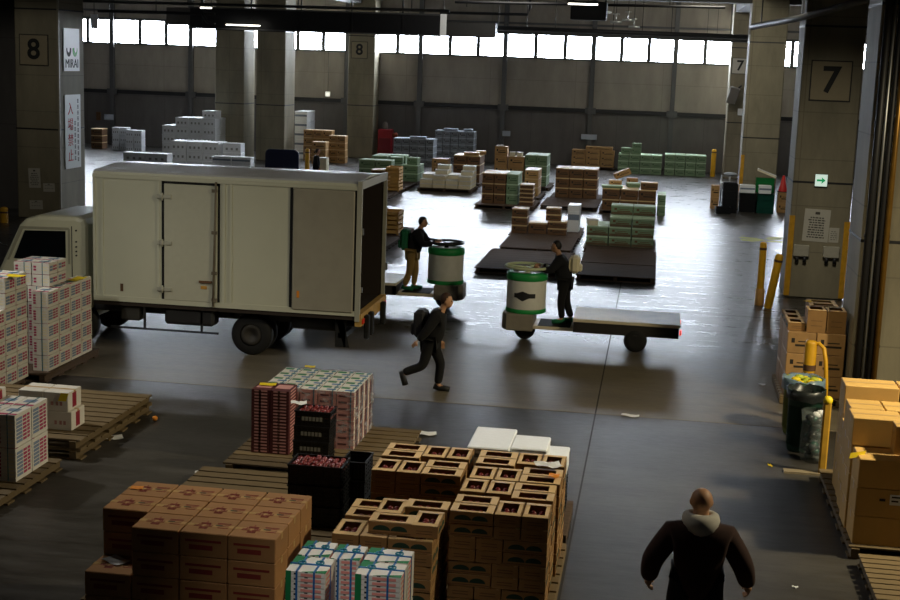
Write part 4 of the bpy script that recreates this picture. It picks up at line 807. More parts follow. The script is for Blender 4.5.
# bins, post, rail
BIN = mat('bin_dark_green', (24, 58, 46), .5, .1); BINY = mat('bin_olive', (120, 130, 60), .5, .15); FILM = mat('clear_bag', (150, 160, 158), .2, .1, 6, alpha=.28); FILMB = mat('blue_bag', (120, 150, 180), .3, .1, alpha=.6)
def bin_(x, y, r, h, m, label, liner, fill):
    b = empty('rubbish_bin', (x, y, 0), label, 'bin')
    MB().lathe([(0, 0), (r*.82, 0), (r*.86, .04), (r*.97, h*.9), (r*1.05, h*.93), (r*1.05, h), (r*.97, h), (r*.9, .1), (0, .08)], n=24).build('bin_body', m, b)
    l = MB(); n = 24; rr = random.Random(label); ring = [[Vector((R_*math.cos(t), R_*math.sin(t), z+rr.uniform(-.03, .02))) for t in (2*PI*i/n for i in range(n))] for R_, z in ((r*1.09, h*.84), (r*1.08, h*.92), (r*1.07, h+.015), (r*.97, h+.01), (r*.9, h*.75))]
    for A, B in zip(ring, ring[1:]):
        for i in range(n): l.quad([A[i], A[(i+1) % n], B[(i+1) % n], B[i]])
    bmesh.ops.remove_doubles(l.bm, verts=l.bm.verts, dist=1e-5)
    for f in l.bm.faces: f.smooth = True
    l.build('bin_liner', liner, b)
    if fill:
        g = MB(); rr = random.Random(4)
        for i in range(16): a = rr.uniform(0, 2*PI); q = r*.75*math.sqrt(rr.random()); g.ball((q*math.cos(a), q*math.sin(a), h-.03+rr.uniform(-.03, .05)), .07, i % len(fill), 7, 5, (1.2, .9, .6))
        o = g.build('rubbish_heap', fill, None, (x, y, 0)); tag(o, 'heap of crumpled rubbish in the '+label, 'rubbish'); o['kind'] = 'stuff'
    return b
bin_(2.56, 22.0, .32, .92, BINY, 'olive bin with yellow rubbish', FILMB, [mat('lime_rubbish', (190, 200, 60), .6), YEL])
bin_(2.5, 21.0, .28, .98, BIN, 'dark green bin with grey liner', mat('grey_liner', (40, 43, 44), .35, .2, alpha=.8), None)
b = empty('rubbish_bag', (2.6, 20.42, 0), 'clear rubbish bag standing before the dark green bin', 'bag')
MB().lathe([(0, .0), (.15, .0), (.2, .06), (.21, .3), (.2, .6), (.22, .78), (.19, .8)], n=20).build('bag_film', FILM, b)
g = MB(); r2 = random.Random(9)
for i in range(26): a = r2.uniform(0, 2*PI); q = .11*math.sqrt(r2.random()); g.ball((q*math.cos(a), q*math.sin(a), .08+.66*i/25), .075, (0, 0, 0, 1, 2, 3)[i % 6] if i > 21 else (4, 3, 4, 2)[i % 4], 7, 5, (1, .9, .7))
o = g.build('rubbish_heap', [PAPER, ORNG, GRNPL, BLKP, mat('dark_rubbish', (54, 62, 66), .6)], None, (2.6, 20.42, 0)); tag(o, 'mixed rubbish inside the clear bag', 'rubbish'); o['kind'] = 'stuff'
def bollard(x, y, h, r, label, tilt=0, band=True, base=False):
    b = empty('bollard', (x, y, 0), label, 'bollard'); b.rotation_euler = (0, tilt, 0)
    MB().lathe([(r, 0), (r, h-.06), (r*.85, h-.02), (r*.4, h), (0, h)], n=18).build('post', YELP, b)
    if band: MB().lathe([(r*1.03, h-.2), (r*1.03, h-.14)], n=18).build('band', RUST, b)
    if base: MB().lathe([(r*1.35, 0), (r*1.35, .38), (r*1.0, .42)], n=18).build('base_sleeve', mat('sleeve_tan', (196, 150, 84), .6, .15), b)
bollard(2.74, 34.3, 1.6, .085, 'upright yellow bollard standing before the exit sign pillar', 0, True, True); bollard(2.93, 33.9, 1.38, .1, 'leaning yellow bollard next to the upright one', .14)
bollard(3.02, 75.6, 1.5, .13, 'yellow bollard before the pale pillar at the back wall')
p = atY(4, 207, 41.5); bollard(p.x, 41.5, p.z, .13, 'yellow bollard at the picture edge beside the dark pillar')
p = atY(307.5, 148.5, 60); bollard(p.x, 60, p.z, .11, 'yellow bollard rising behind the truck roof beside the navy panel')
gr = empty('guard_rail', (2.72, 22.75, 0), 'yellow post with curved rail between bins and open cartons', 'guard rail')
MB().lathe([(.1, 0), (.1, 1.36), (.085, 1.4), (0, 1.41)], n=18).build('post', YELP, gr); MB().lathe([(.103, .9), (.103, 1.0)], n=18).build('band', RUST, gr)
MB().tube([(.02, 0, 1.33), (.12, -.04, 1.37), (.2, -.08, 1.3), (.24, -.14, 1.1), (.27, -.22, .7), (.28, -.26, .05)], .035, 8).build('curved_rail', YELP, gr)
r = empty('guard_post', (2.66, 19.72, 0), 'yellow post with flat foot between the bins and golden cartons', 'post')
MB().box(-.055, .055, -.05, .05, 0, 1.12, 0, .02).build('post', mat('dirty_yellow', (168, 128, 36), .6, .35, 5), r); MB().box(-.55, .1, -.08, .08, 0, .03).build('foot_bar', mat('foot_bar_steel', (130, 118, 96), .5, .2), r); MB().ball((0, 0, 1.12), .07, 0, 12, 8).build('cap', YEL, r)
# pillar pipes on the near right pillar
for x, rad, m_, lb in ((3.6, .06, STEELD, 'dark downpipe on the near pillar, outermost'), (3.8, .04, STEELD, 'dark thin conduit on the near pillar'), (3.9, .05, mat('brass_pipe', (150, 112, 48), .35, .15, metal=.6), 'golden brown vertical pipe on the near pillar'), (3.71, .025, GALV, 'pale thin conduit on the near pillar')):
    o = MB().cyl((0, 0, 0), (0, 0, 8.6), rad).build('downpipe', m_, None, (x, 23.6-rad-.02, 0)); cl_ = MB()
    for z in (1.2, 3.1, 5.0, 7.0): cl_.box(-rad-.006, rad+.006, -rad*.2, rad+.0, z, z+.05)
    cl_.build('pipe_clamp', STEELD, o); tag(o, lb, 'pipe')
# litter
sheet(427, 434, 0, .3, .2, .2, 'white sheet on the floor before the pink wrapped stack'); sheet(112, 438, 0, .32, .22, .5, 'white sheet on the floor beside the slatted pallets')
sheet(630, 416, 0, .3, .14, -.1, 'white scrap on the pale floor line'); sheet(762, 385, 0, .12, .1, 0, 'small white scrap on the floor beside the open cartons'); sheet(201, 476, 0, .16, .12, .4, 'crumpled white scrap beside the pallet of black crates', curl=.06)
sheet(795, 588, 0, .07, .05, 0, 'tiny white scrap on the floor near the walking bald man'); sheet(770, 466, 0, .05, .12, .2, 'small yellow scrap on the floor before the bins', YEL); sheet(504, 262, .16, .7, .35, 0, 'white sheet on the empty lower pallet behind the turret truck') if 0 else None
o = MB().ball((0, 0, .045), .045, 0, 12, 8, (1, 1, .9)).build('orange_fruit', ORNG, None, at(155, 421, 0)); tag(o, 'small orange fruit lying on the floor by the slatted pallet', 'fruit')
# ------------------------------------------------------------ middle distance and far stacks
def P3(x0, x1, y0, y1, lb, h=Z, m=WOODD, z=0): return pallet(x0, x1, y0, y1, z, h, lb, m, 9, 'dark pallets across the hall')
P3(-2.03, .14, 36.6, 38.9, 'empty dark pallet nearest the red tail light turret truck', .16); P3(-2.03, .14, 39.05, 42.1, 'dark pallet with bare front edge before the green cartons', .16); P3(-2.16, .1, 42.2, 45.2, 'dark pallet under the banded green cartons', .15)
P3(-4.85, -2.3, 36.75, 40.8, 'broad empty pallet behind the pale steering ring', .16); P3(-4.7, -2.45, 41.25, 44.4, 'empty dark pallet before the low brown cartons', .16); P3(-4.78, -2.4, 44.5, 47.5, 'dark pallet under the low brown cartons and white box', .15)
def s2(*a, **k): k.setdefault('jit', .012); k.setdefault('gap', .008); return stack(*a, **k)
d_ = 'behind two bare pallets'
s2('greenb', (-2.12, 42.9, Z), (3, 2, 4), (.72, .75, .31), 'green carton', d_, inc=lambda i, j, k: k < (2 if i == 0 else 3) + (1 if j and i else 0))
put('cream', (.3, .5, .2), (-1.95, 43.2, Z+.62), .2, 'pale flat box on the lowest green column behind two bare pallets', 'box')
s2('dark', (-4.74, 44.95, Z), (1, 1, 3), (.55, .7, .275), 'brown carton', 'at the outer end before the white box'); s2('dark', (-4.17, 45.0, Z), (1, 1, 1), (.64, .7, .37), 'single low brown carton', 'in the gap near the white box'); s2('dark', (-3.52, 44.9, Z), (1, 1, 2), (.66, .6, .23), 'wide brown carton', 'next to the white box')
s2('dark', (-3.6, 45.05, Z+.46), (1, 1, 2), (.52, .5, .22), 'brown carton', 'heaped above the wide ones near the white box'); put('foam', (.4, .8, .92), (-2.72, 46.4, Z), 0, 'tall white box standing beside low brown cartons', 'box')
put('tan', (.3, .25, .2), (-3.45, 44.72, Z), .1, 'small tan carton on the pallet before low brown cartons', 'box') if 0 else None
P3(-7.15, -4.75, 53.4, 56.4, 'dark pallet under the mixed brown and green stack'); P3(-7.2, -4.85, 57.2, 60.4, 'dark pallet under the tan cartons'); P3(-7.7, -4.85, 62.2, 65.2, 'dark pallet under the tall green cartons')
s2('dark', (-6.95, 54.0, Z), (2, 2, 3), (.49, .85, .41), 'dark brown carton', 'of the green-ended stack'); s2('green', (-5.96, 54.0, Z), (1, 2, 3), (.49, .85, .41), 'green carton', 'at the end of the mixed brown stack')
s2('dark', (-5.4, 53.9, Z), (1, 1, 5), (.56, .8, .17), 'flat dark carton', 'beside the green end of the mixed stack'); put('cream', (.45, .4, .22), (-5.62, 56.9, Z), .4, 'white rumpled box behind the flat dark cartons', 'box') if 0 else None
s2('tan', (-5.62, 57.9, Z), (1, 2, 3), (.62, .8, .375), 'tan carton', 'before the tall green cartons'); s2('green', (-6.11, 62.8, Z), (2, 2, 3), (.53, .9, .48), 'tall green carton', 'behind the tan cartons')
s2('card', (-6.9, 62.8, Z), (1, 1, 3), (.76, .8, .44), 'brown carton', 'beside the tall green cartons'); s2('card', (-7.55, 62.9, Z), (1, 1, 4), (.6, .7, .44), 'narrow brown carton', 'at the outer end near tall green cartons')
for p, rz, lb in (((-7.3, 63.1, 1.762), .5, 'upper'), ((-6.72, 63.0, 1.472), .2, 'outer lower'), ((-6.38, 63.1, 1.472), -.2, 'inner lower')): put('cream', (.26, .24, .2), p, rz, f'{lb} of three pale packets on the brown cartons beside tall green ones', 'packet')
P3(-4.6, -2.3, 54.4, 57.9, 'bare dark pallet in front of the big brown block'); P3(-4.5, -2.3, 58.0, 60.2, 'dark pallet under the big brown block')
s2('dark', (-4.3, 58.05, Z), (3, 2, 3), (.605, .75, .42), 'dark brown carton', 'of the big plain block')
P3(-2.2, .06, 53.7, 56.2, 'dark pallet under the untidy brown cartons')
s2('dark', (-2.1, 53.85, Z), (3, 2, 2), (.71, .9, .43), 'brown carton', 'of the untidy heap with a tilted carton'); 
for k, (px, py, Y, st, dm, rz, lb) in enumerate(((649, 189, 54.2, 'dark', (.66, .5, .29), .03, 'brown carton lying level on the untidy heap'), (612, 187, 54.2, 'green', (.8, .5, .1), .1, 'flat green tray carton on the untidy heap'), (633, 185.5, 55, 'green', (.5, .5, .17), .2, 'small green carton in the middle of the untidy heap'), (632, 183, 55.85, 'card', (.44, .4, .3), .1, 'small brown carton standing behind the green one'))):
    p = atY(px, py, Y); p.z = Z+.862 if k < 3 else Z+.862+.0; put(st, dm, p, rz, lb+(' on the untidy heap' if 'heap' not in lb else ''), 'box')
p = atY(623, 180, 55.4); o = put('card', (.66, .36, .24), Vector((-1.35, 55.4, Z+1.24)), .25, 'tilted brown carton propped up on the untidy heap', 'box'); o.rotation_euler = (0, -.38, .2); put('tan', (.5, .45, .22), Vector((-1.65, 55.35, Z+.862)), .1, 'tan carton under the tilted one on the untidy heap', 'box')
s2('green', (.08, 54.0, 0), (1, 3, 2), (.34, .5, .42), 'narrow green carton', 'at the inner end of the untidy heap')
# wall row
P3(-4.9, -2.4, 76.3, 78.0, 'dark pallet under brown cartons at the back wall')
s2('card', (-4.82, 76.6, Z), (3, 1, 3), (.8, .8, .31), 'brown carton', 'against the back wall under the socket box'); put('card', (1.5, .7, .2), (-3.3, 77.0, Z+.932), 0, 'wide brown carton on top of the back wall cartons', 'box')
s2('green', (-2.16, 74.9, 0), (4, 2, 3), (.6, .8, .35), 'green carton', 'of the heaped wall block'); s2('greenn', (-2.03, 75.0, 1.06), (2, 1, 1), (.55, .7, .33), 'green carton', 'lying on the back wall green block'); put('greenn', (.5, .6, .26), (-1.18, 75.35, 1.392), 0, 'topmost green carton of the back wall block', 'box')
s2('green', (.38, 74.95, 0), (4, 2, 3), (.56, .8, .38), 'green carton', 'of the block beside wall bollard')
# left row by the truck's open end
for i, (y0, y1) in enumerate(((53.5, 56.0), (56.2, 58.8), (59.0, 61.6), (61.8, 64.3))): P3(-13.3, -10.95, y0, y1, ('nearest', 'second', 'third', 'farthest')[i]+' dark pallet of the row beyond the truck')
s2('tray', (-11.5, 56.9, Z), (1, 1, 7), (.6, .95, .148), 'fresh wooden tray', 'of the stack just past the truck'); s2('dark', (-12.15, 56.9, Z), (1, 1, 3), (.6, .95, .3), 'brown carton', 'beside the fresh wooden trays')
s2('green', (-13.2, 61.9, Z), (3, 2, 3), (.74, .85, .38), 'green white carton', 'heaped past wooden trays', inc=lambda i, j, k: k < (3 if i == 0 else 3 if (i == 1 and j) else 2)); put('green', (.6, .5, .33), (-12.07, 62.3, Z+.77), .1, 'loose green carton on the heap past the wooden trays', 'box'); put('green', (.5, .5, .33), (-11.3, 62.5, Z+.76), -.1, 'small green carton at the inner end of the heap past wooden trays', 'box')
yp = MB(); rq = random.Random(5)
for q in range(16):
    cx_, cy_ = rq.uniform(-.9, .9), rq.uniform(-1.0, 1.0); n = 8; rad = rq.uniform(.08, .3)
    f = yp.bm.faces.new([yp.bm.verts.new((cx_+rad*1.5*math.cos(2*PI*t/n)*rq.uniform(.6, 1), cy_+rad*math.sin(2*PI*t/n)*rq.uniform(.6, 1), .003+.0002*q)) for t in range(n)])
p = at(768, 240.5); o = yp.build('floor_paint', mat('worn_yellow_floor_paint', (150, 150, 62), .7, .4, 3), None, p); tag(o, 'worn yellow paint patch on the floor beyond the bollards', 'floor marking')
a = at(402, 236, .15); P3(a.x-2.3, a.x, a.y, a.y+2.4, 'dark pallet with a wooden tray stack just past the open cargo door'); P3(a.x-2.3, a.x+.02, a.y-2.6, a.y-.2, 'bare dark pallet just past the open cargo door')
s2('tray', (a.x-.75, a.y+.15, Z), (1, 1, 5), (.6, .9, .15), 'wooden tray', 'just past the open cargo door')
s2('green', (-13.2, 59.2, Z), (2, 1, 3), (.75, .8, .38), 'green white carton', 'between truck roof and green heap')
for k in range(3): put('tray', (1.0, .5, .1), (-12.75, 55.0, 1.25+.105*k) if 0 else (-12.4, 54.5, Z+.105*k), 0, 'low wooden tray, '+('bottom', 'middle', 'top')[k]+' of three near the truck end', 'box', 'low wooden trays')
P3(-10.55, -8.05, 59.2, 61.5, 'dark pallet under the cream boxes', .14); P3(-10.6, -8.1, 62.3, 65.0, 'dark pallet under the tall brown stack')
s2('cream', (-10.45, 59.4, Z), (4, 3, 5), (.58, .62, .19), 'cream flat box', 'of the low cream pile', inc=lambda i, j, k: k < ((2, 3, 2, 3)[i] + (j > 0) + (j > 1 and i in (1, 3))))
s2('card', (-10.45, 62.5, Z), (1, 1, 3), (.78, .8, .36), 'brown carton', 'behind the outer end of the cream pile'); s2('dark', (-9.5, 63.0, Z), (2, 2, 3), (.64, .85, .42), 'dark brown carton', 'behind the cream pile'); put('tan', (.7, .6, .12), (-8.7, 63.5, Z+1.265), .05, 'flat tan carton on the dark brown stack behind cream boxes', 'box'); put('tan', (.45, .5, .16), (-8.35, 64.2, Z+1.265), .2, 'small tan carton on the dark brown stack behind cream boxes', 'box')
s2('grey', (-14.4, 73.2, 0), (5, 2, 4), (.45, .6, .37), 'grey carton', 'of the low grey block'); put('grey', (.9, .5, .1), (-13.1, 73.6, 1.485), .05, 'flat pale lid lying on the low grey block', 'box')
s2('grey', (-12.55, 75.9, 0), (5, 2, 5), (.45, .6, .37), 'grey carton', 'of the tall grey block'); put('grey', (.8, .5, .12), (-11.7, 76.3, 1.855), .05, 'flat pale box on the tall grey block, outer one', 'box'); put('grey', (.5, .5, .12), (-10.7, 76.3, 1.855), .05, 'small pale box on the tall grey block, inner one', 'box')
# far left
s2('dark', (-32.5, 74.5, 0), (1, 1, 3), (.7, .8, .39), 'brown carton', 'by the far back wall'); s2('foamp', (-31.05, 74.1, 0), (2, 1, 3), (.45, .6, .44), 'grey white box', 'at the far wall, taller pile'); s2('foamp', (-30.05, 73.6, 0), (2, 1, 3), (.5, .6, .41), 'grey white box', 'at the far wall, lower pile')
fd = 'of the high foam pile'
s2('foamp', (-26.5, 70.0, 0), (4, 2, 5), (.75, .9, .45), 'white foam box', fd, inc=lambda i, j, k: k < (4 if i == 0 else 5)); put('foamp', (.75, .9, .4), (-23.9, 70.6, 2.256), 0, 'highest white foam box next to the first pillar', 'box')
s2('foamp', (-23.8, 64.0, 0), (3, 2, 3), (.83, .7, .465), 'printed foam box', 'before the high pile'); s2('foamp', (-21.25, 64.4, 0), (1, 1, 3), (.95, .7, .46), 'bright foam box', 'before the pillar, end of row')
s2('foam', (-20.3, 60.0, 0), (2, 1, 3), (.92, .6, .355), 'low foam box', 'between pillars just above the truck roof'); s2('foamp', (-23.8, 58.0, 0), (2, 1, 3), (1.05, .7, .4), 'low printed foam box', 'just above the cargo box front end')
s2('foam', (-20.4, 74.6, 0), (1, 2, 5), (.74, .9, .53), 'tall stacked foam box', 'in the gap between pillars')
s2('cardlid', (-19.5, 73.2, 0), (3, 1, 4), (.54, .7, .43), 'straw brown carton', 'by the far wall beyond the navy panel'); s2('cardlid', (-17.86, 72.4, 0), (2, 1, 4), (.47, .7, .375), 'straw brown carton', 'next to the flat pillar'); s2('cardlid', (-18.5, 71.2, 0), (1, 1, 3), (.8, .7, .4), 'straw brown carton', 'standing in front of the others by the far wall')
a, b = atY(265.5, 148.5, 58), atY(299, 148.5, 58)
r = empty('panel_trolley', ((a.x+b.x)/2, 58, 0), 'navy blue panel with rounded corners rising behind the truck roof', 'trolley'); w = (b.x-a.x)/2
rc = .22; zt = a.z; pts = [(-w, .5), (w, .5)]+[(w-rc+rc*math.cos(t), zt-rc+rc*math.sin(t)) for t in (PI/2*i/5 for i in range(6))]+[(-w+rc-rc*math.sin(t), zt-rc+rc*math.cos(t)) for t in (PI/2*i/5 for i in range(6))]
MB().prism(pts, 'y', -.04, .04, 0, .01).build('panel', BLUEP, r); MB().box(-w, w, -.1, 1.2, .2, .28).build('deck', STEELD, r)
for sx in (-1, 1):
    MB().cyl((sx*w*.8, 0, .28), (sx*w*.8, 0, .52), .03).build('upright', STEELD, r)
    for yy in (0, 1.0): wheel_local(sx*w*.8-.0, yy-.1, .1, r, .05)
put('tan', (.3, .5, .5), atY(325, 157.5, 59)*1 if 0 else (atY(324, 157.5, 59).x, 59, 0), 0, 'lower pale carton beside the person behind the truck', 'box'); put('cream', (.34, .5, .8), (atY(324, 157.5, 59).x, 59, .5), 0, 'pale upright carton beside the person behind the truck', 'box')
# crates around the far pillar
s2('blackp', (2.72, 56.5, 0), (1, 2, 4), (.62, .5, .3), 'black crate', 'at the aisle side of the far crate group', 'crate'); s2('blackp', (3.44, 57.2, 0), (1, 1, 3), (.7, .9, .26), 'black crate', 'under the foam box by the far pillar', 'crate')
s2('teal', (4.16, 57.0, 0), (1, 1, 3), (.7, .9, .27), 'teal green crate', 'of the far crate group', 'crate'); put('foam', (.62, .5, .33), (3.76, 57.5, .79), 0, 'foam box on the black crates at the far pillar', 'box'); put('foam', (.5, .4, .34), (4.45, 57.15, .82), 0, 'foam box on the teal green crates', 'box')
put('greenp', (.74, .4, .6), (4.47, 57.65, .82), 0, 'bright green crate on the teal green crates', 'crate'); o = put('cream', (.8, .4, .1), (4.5, 57.65, 1.58), 0, 'pale board tilted on the bright green crate', 'box'); o.rotation_euler = (0, .35, 0)
s2('card', (5.05, 57.7, 0), (1, 1, 2), (.5, .6, .42), 'tan carton', 'next to the teal crates'); put('blackp', (.6, .42, .28), (2.75, 56.15, 0), .1, 'lone black crate on the floor before the aisle-side black crates', 'crate')
s2('card', (2.3, 57.9, 0), (1, 1, 2), (.36, .5, .5), 'brown box', 'behind the aisle-side black crates')
r = empty('traffic_cone', (5.25, 58.0, .845), 'red cone standing on the tan cartons by the teal crates', 'cone'); MB().lathe([(.19, .03), (.05, .68), (0, .7)], n=16).build('cone_body', mat('cone_red', (200, 36, 30), .5, .08), r); MB().box(-.22, .22, -.22, .22, 0, .03).build('cone_base', RUBBER, r)
r = empty('wire_basket', (3.05, 57.72, 0), 'wire trolley with a white bag behind the aisle-side black crates', 'trolley')
g = MB()
for k in range(5): g.tube([(-.35, -.1, .2+.3*k), (.35, -.1, .2+.3*k), (.35, .5, .2+.3*k), (-.35, .5, .2+.3*k), (-.35, -.1, .2+.3*k)], .015, 5)
for x in (-.35, 0, .35):
    for y in (-.1, .5): g.cyl((x, y, .05), (x, y, 1.45), .015, n=6)
g.build('wire_frame', GALV, r)
for x in (-.33, .33):
    for y in (-.08, .48): MB().ball((x, y, .05), .05, 0, 8, 6).build('castor', RUBBER, r)
tag(MB().ball((0, 0, 0), .26, 0, 14, 9, (1.1, .8, .3)).build('bag', GREYL, None, (3.05, 57.9, 1.5)), 'white bag lying on the wire trolley by the far pillar', 'bag')
# ------------------------------------------------------------------ people
def skinned(pts, edges, sub=2):
    ks = list(pts); me = bpy.data.meshes.new('skin'); me.from_pydata([pts[k][0] for k in ks], [(ks.index(a), ks.index(b)) for a, b in edges], [])
    o = bpy.data.objects.new('skin', me); C.objects.link(o); md = o.modifiers.new('s', 'SKIN'); md.use_smooth_shade = True
    for i, k in enumerate(ks): r = pts[k][1]; me.skin_vertices[0].data[i].radius = (r, r) if not isinstance(r, tuple) else r; me.skin_vertices[0].data[i].use_root = (i == 0)
    o.modifiers.new('u', 'SUBSURF').levels = sub
    bpy.context.view_layer.update(); out = bpy.data.meshes.new_from_object(o.evaluated_get(bpy.context.evaluated_depsgraph_get())); bpy.data.objects.remove(o); return out
def fuse(meshes, extra, vox):
    bm = bmesh.new()
    for m in meshes: bm.from_mesh(m)
    for f in extra: f(bm)
    me = bpy.data.meshes.new('f'); bm.to_mesh(me); bm.free(); o = bpy.data.objects.new('f', me); C.objects.link(o)
    r = o.modifiers.new('r', 'REMESH'); r.mode = 'VOXEL'; r.voxel_size = vox; r.use_smooth_shade = True
    s = o.modifiers.new('sm', 'SMOOTH'); s.factor = .5; s.iterations = 3
    bpy.context.view_layer.update(); out = bpy.data.meshes.new_from_object(o.evaluated_get(bpy.context.evaluated_depsgraph_get())); bpy.data.objects.remove(o); return out
def hand(wr, el, side):
    d = (wr-el).normalized(); up = Vector((side, 0, 0)); n = d.cross(Vector((0, 1, 0))).normalized() if abs(d.y) < .9 else Vector((1, 0, 0)); n = n*(1 if n.x*side > 0 else -1)   # n points away from body
    f = d.cross(n).normalized(); f = f if f.y > 0 else -f
    def run(bm):
        mb = MB(); mb.bm.free(); mb.bm = bm
        mb.ball(wr+d*.05, .042, 0, 12, 8, (.75, .8, 1.05))
        for i, L_ in enumerate((.07, .08, .074, .058)):
            b = wr+d*.085+f*(.027-.018*i); mb.tube([wr+d*.04+f*(.02-.014*i), b, b+d*L_*.45-n*.008, b+d*L_*.8-n*.028, b+d*L_*.85-n*.05], .0095-.0006*(i == 3), 7)
        mb.tube([wr+d*.025+f*.02, wr+d*.05+f*.045-n*.01, wr+d*.085+f*.05-n*.03, wr+d*.105+f*.042-n*.045], .0105, 7)
    return run
def person(loc, rz, label, J, jacket, trousers, hair=None, vox=.014, bulk=1.0, hood=None, name='person', shoes=SHOE, hem=.03, arm=1.0):
    V = {k: Vector(v) for k, v in J.items()}
    r = empty(name, loc, label, 'person', None, rz)
    nk = V['neck']; hd = V['head']; fwd = V.get('face', Vector((0, 1, 0))).normalized()
    b = {'pelvis': (V['pelvis'], .125), 'belly': (V['pelvis'].lerp(V['chest'], .5), .12), 'chest': (V['chest'], .14), 'neck': (nk, .058), 'head': (hd, .07)}
    e = [('pelvis', 'belly'), ('belly', 'chest'), ('chest', 'neck'), ('neck', 'head')]
    for s in 'LR':
        b['sh'+s] = (V['sh'+s], .062); b['el'+s] = (V['el'+s], .045); b['wr'+s] = (V['wr'+s], .03); b['hip'+s] = (V['hip'+s], .09); b['kn'+s] = (V['kn'+s], .06); b['an'+s] = (V['an'+s], .042); b['to'+s] = (V['to'+s], .035)
        e += [('chest', 'sh'+s), ('sh'+s, 'el'+s), ('el'+s, 'wr'+s), ('pelvis', 'hip'+s), ('hip'+s, 'kn'+s), ('kn'+s, 'an'+s), ('an'+s, 'to'+s)]
    side = Vector((fwd.y, -fwd.x, 0)).normalized()
    def headf(bm):
        mb = MB(); mb.bm.free(); mb.bm = bm
        mb.ball(hd+Vector((0, 0, .012)), .1, 0, 20, 14, (.84, .98, 1.16)); mb.ball(hd-Vector((0, 0, .05)), .078, 0, 16, 10, (.86, .95, .9)); mb.ball(hd+fwd*.04-Vector((0, 0, .06)), .058, 0, 14, 10, (.85, 1, .9))
        mb.ball(hd+fwd*.1-Vector((0, 0, .015)), .018, 0, 8, 6, (.8, 1.2, 1.5)); mb.ball(hd+fwd*.085-Vector((0, 0, .06)), .02, 0, 8, 6, (1.3, .6, .5))
        for s in (-1, 1): mb.ball(hd+side*s*.081-Vector((0, 0, .01)), .028, 0, 8, 6, (.35, .8, 1.2))
    me = fuse([skinned(b, e)], [headf, hand(V['wrL'], V['elL'], -1), hand(V['wrR'], V['elR'], 1)], vox)
    me.materials.append(SKIN); me.name = 'body'; link('body', me, r)
    ey = MB()
    for s in (-1, 1): ey.ball(hd+fwd*.09+side*s*.033+Vector((0, 0, .012)), .011, 0, 8, 6)
    ey.build('eyes', EYE, r)
    if hair:
        h = MB(); h.ball(hd+Vector((0, 0, .028))-fwd*.012, .104, 0, 18, 12, (.84, 1.0, 1.12))
        bmesh.ops.delete(h.bm, geom=[v for v in h.bm.verts if (v.co-hd).dot(fwd) > .035 and v.co.z < hd.z+.06 or v.co.z < hd.z-.06], context='VERTS'); h.build('hair', hair, r)
    k = bulk
    j = {'chest': (V['chest']*1, .185*k), 'belly': (V['pelvis'].lerp(V['chest'], .5), .175*k), 'hem': (V['pelvis']-Vector((0, 0, hem)), .178*k), 'collar': (nk-Vector((0, 0, .035)), .085)}
    e = [('chest', 'belly'), ('belly', 'hem'), ('chest', 'collar')]
    if hem > .1:
        for s in 'LR': j['hm'+s] = (V['hip'+s]-Vector((0, -.02, hem-.02)), .16*k); e.append(('hem', 'hm'+s))
    for s in 'LR': j['sh'+s] = (V['sh'+s], .098*k*arm); j['el'+s] = (V['el'+s], .078*k*arm); j['cu'+s] = (V['wr'+s].lerp(V['el'+s], -.08 if arm < 1 else .04), .056*k*arm); e += [('chest', 'sh'+s), ('sh'+s, 'el'+s), ('el'+s, 'cu'+s)]
    m = skinned(j, e); m.materials.append(jacket); link('jacket', m, r)
    t = {'top': (V['pelvis'], .15)}; e = []
    for s in 'LR': t['hip'+s] = (V['hip'+s], .115); t['kn'+s] = (V['kn'+s], .088); t['an'+s] = (V['an'+s]+Vector((0, 0, .02)), .072); e += [('top', 'hip'+s), ('hip'+s, 'kn'+s), ('kn'+s, 'an'+s)]
    m = skinned(t, e); m.materials.append(trousers); link('trousers', m, r)
    for s in 'LR':
        a, q = V['an'+s], V['to'+s]; dd = (q-a).normalized(); S = MB(); S.tube([a-dd*.07-Vector((0, 0, .03)), a-Vector((0, 0, .035))+dd*.02, a.lerp(q, .6)-Vector((0, 0, .012)), q+dd*.03], .052, 10); S.build('shoe', shoes, r)
    if hood:
        H = MB(); n = 20; rings = []; nk = nk+Vector((0, -.01, .02))
        for i in range(n):
            t = 2*PI*i/n; bk = .5-.5*math.cos(t-PI/2+PI) if 0 else max(0, -math.sin(t)); c0 = nk+Vector((.09*math.cos(t)*1.15, .085*math.sin(t)*(1+.4*bk), -.02-.055*bk)); rr_ = .042+.042*bk
            ax = Vector((math.cos(t), math.sin(t), 0)); rings.append([c0+ax*rr_*math.cos(u)*.9+Vector((0, 0, rr_*math.sin(u)*(1.0+.3*bk))) for u in (2*PI*q/10 for q in range(10))])
        vs = [[H.bm.verts.new(p) for p in R_] for R_ in rings]
        for i in range(n):
            for q in range(10): f = H.bm.faces.new((vs[i][q], vs[(i+1) % n][q], vs[(i+1) % n][(q+1) % 10], vs[i][(q+1) % 10])); f.smooth = True
        H.build('hood', hood, r)
    return r
def backpack(person_, c, size, m, label, rz=None):
    M = Matrix.Translation(person_.location) @ Matrix.Rotation(person_.rotation_euler.z, 4, 'Z')
    w, d, h = size; r = empty('backpack', M @ Vector(c), label, 'bag', None, person_.rotation_euler.z if rz is None else rz)
    MB().box(-w/2, w/2, -d/2, d/2, 0, h, 0, min(w, d, h)*.28).build('bag_body', m, r); MB().box(-w*.35, w*.35, -d/2-.05, -d/2+.02, h*.08, h*.5, 0, .03).build('front_pocket', m, r)
    for s in (-1, 1): MB().tube([(s*w*.3, d/2-.02, h*.08), (s*w*.34, d/2+.02, h*.3), (s*w*.34, d/2+.015, h*.75), (s*w*.3, d/2-.02, h*.94)], .018, 6).build('strap', m, r)
    return r
S = 1.06
pm = at(703, 489, 1.86)
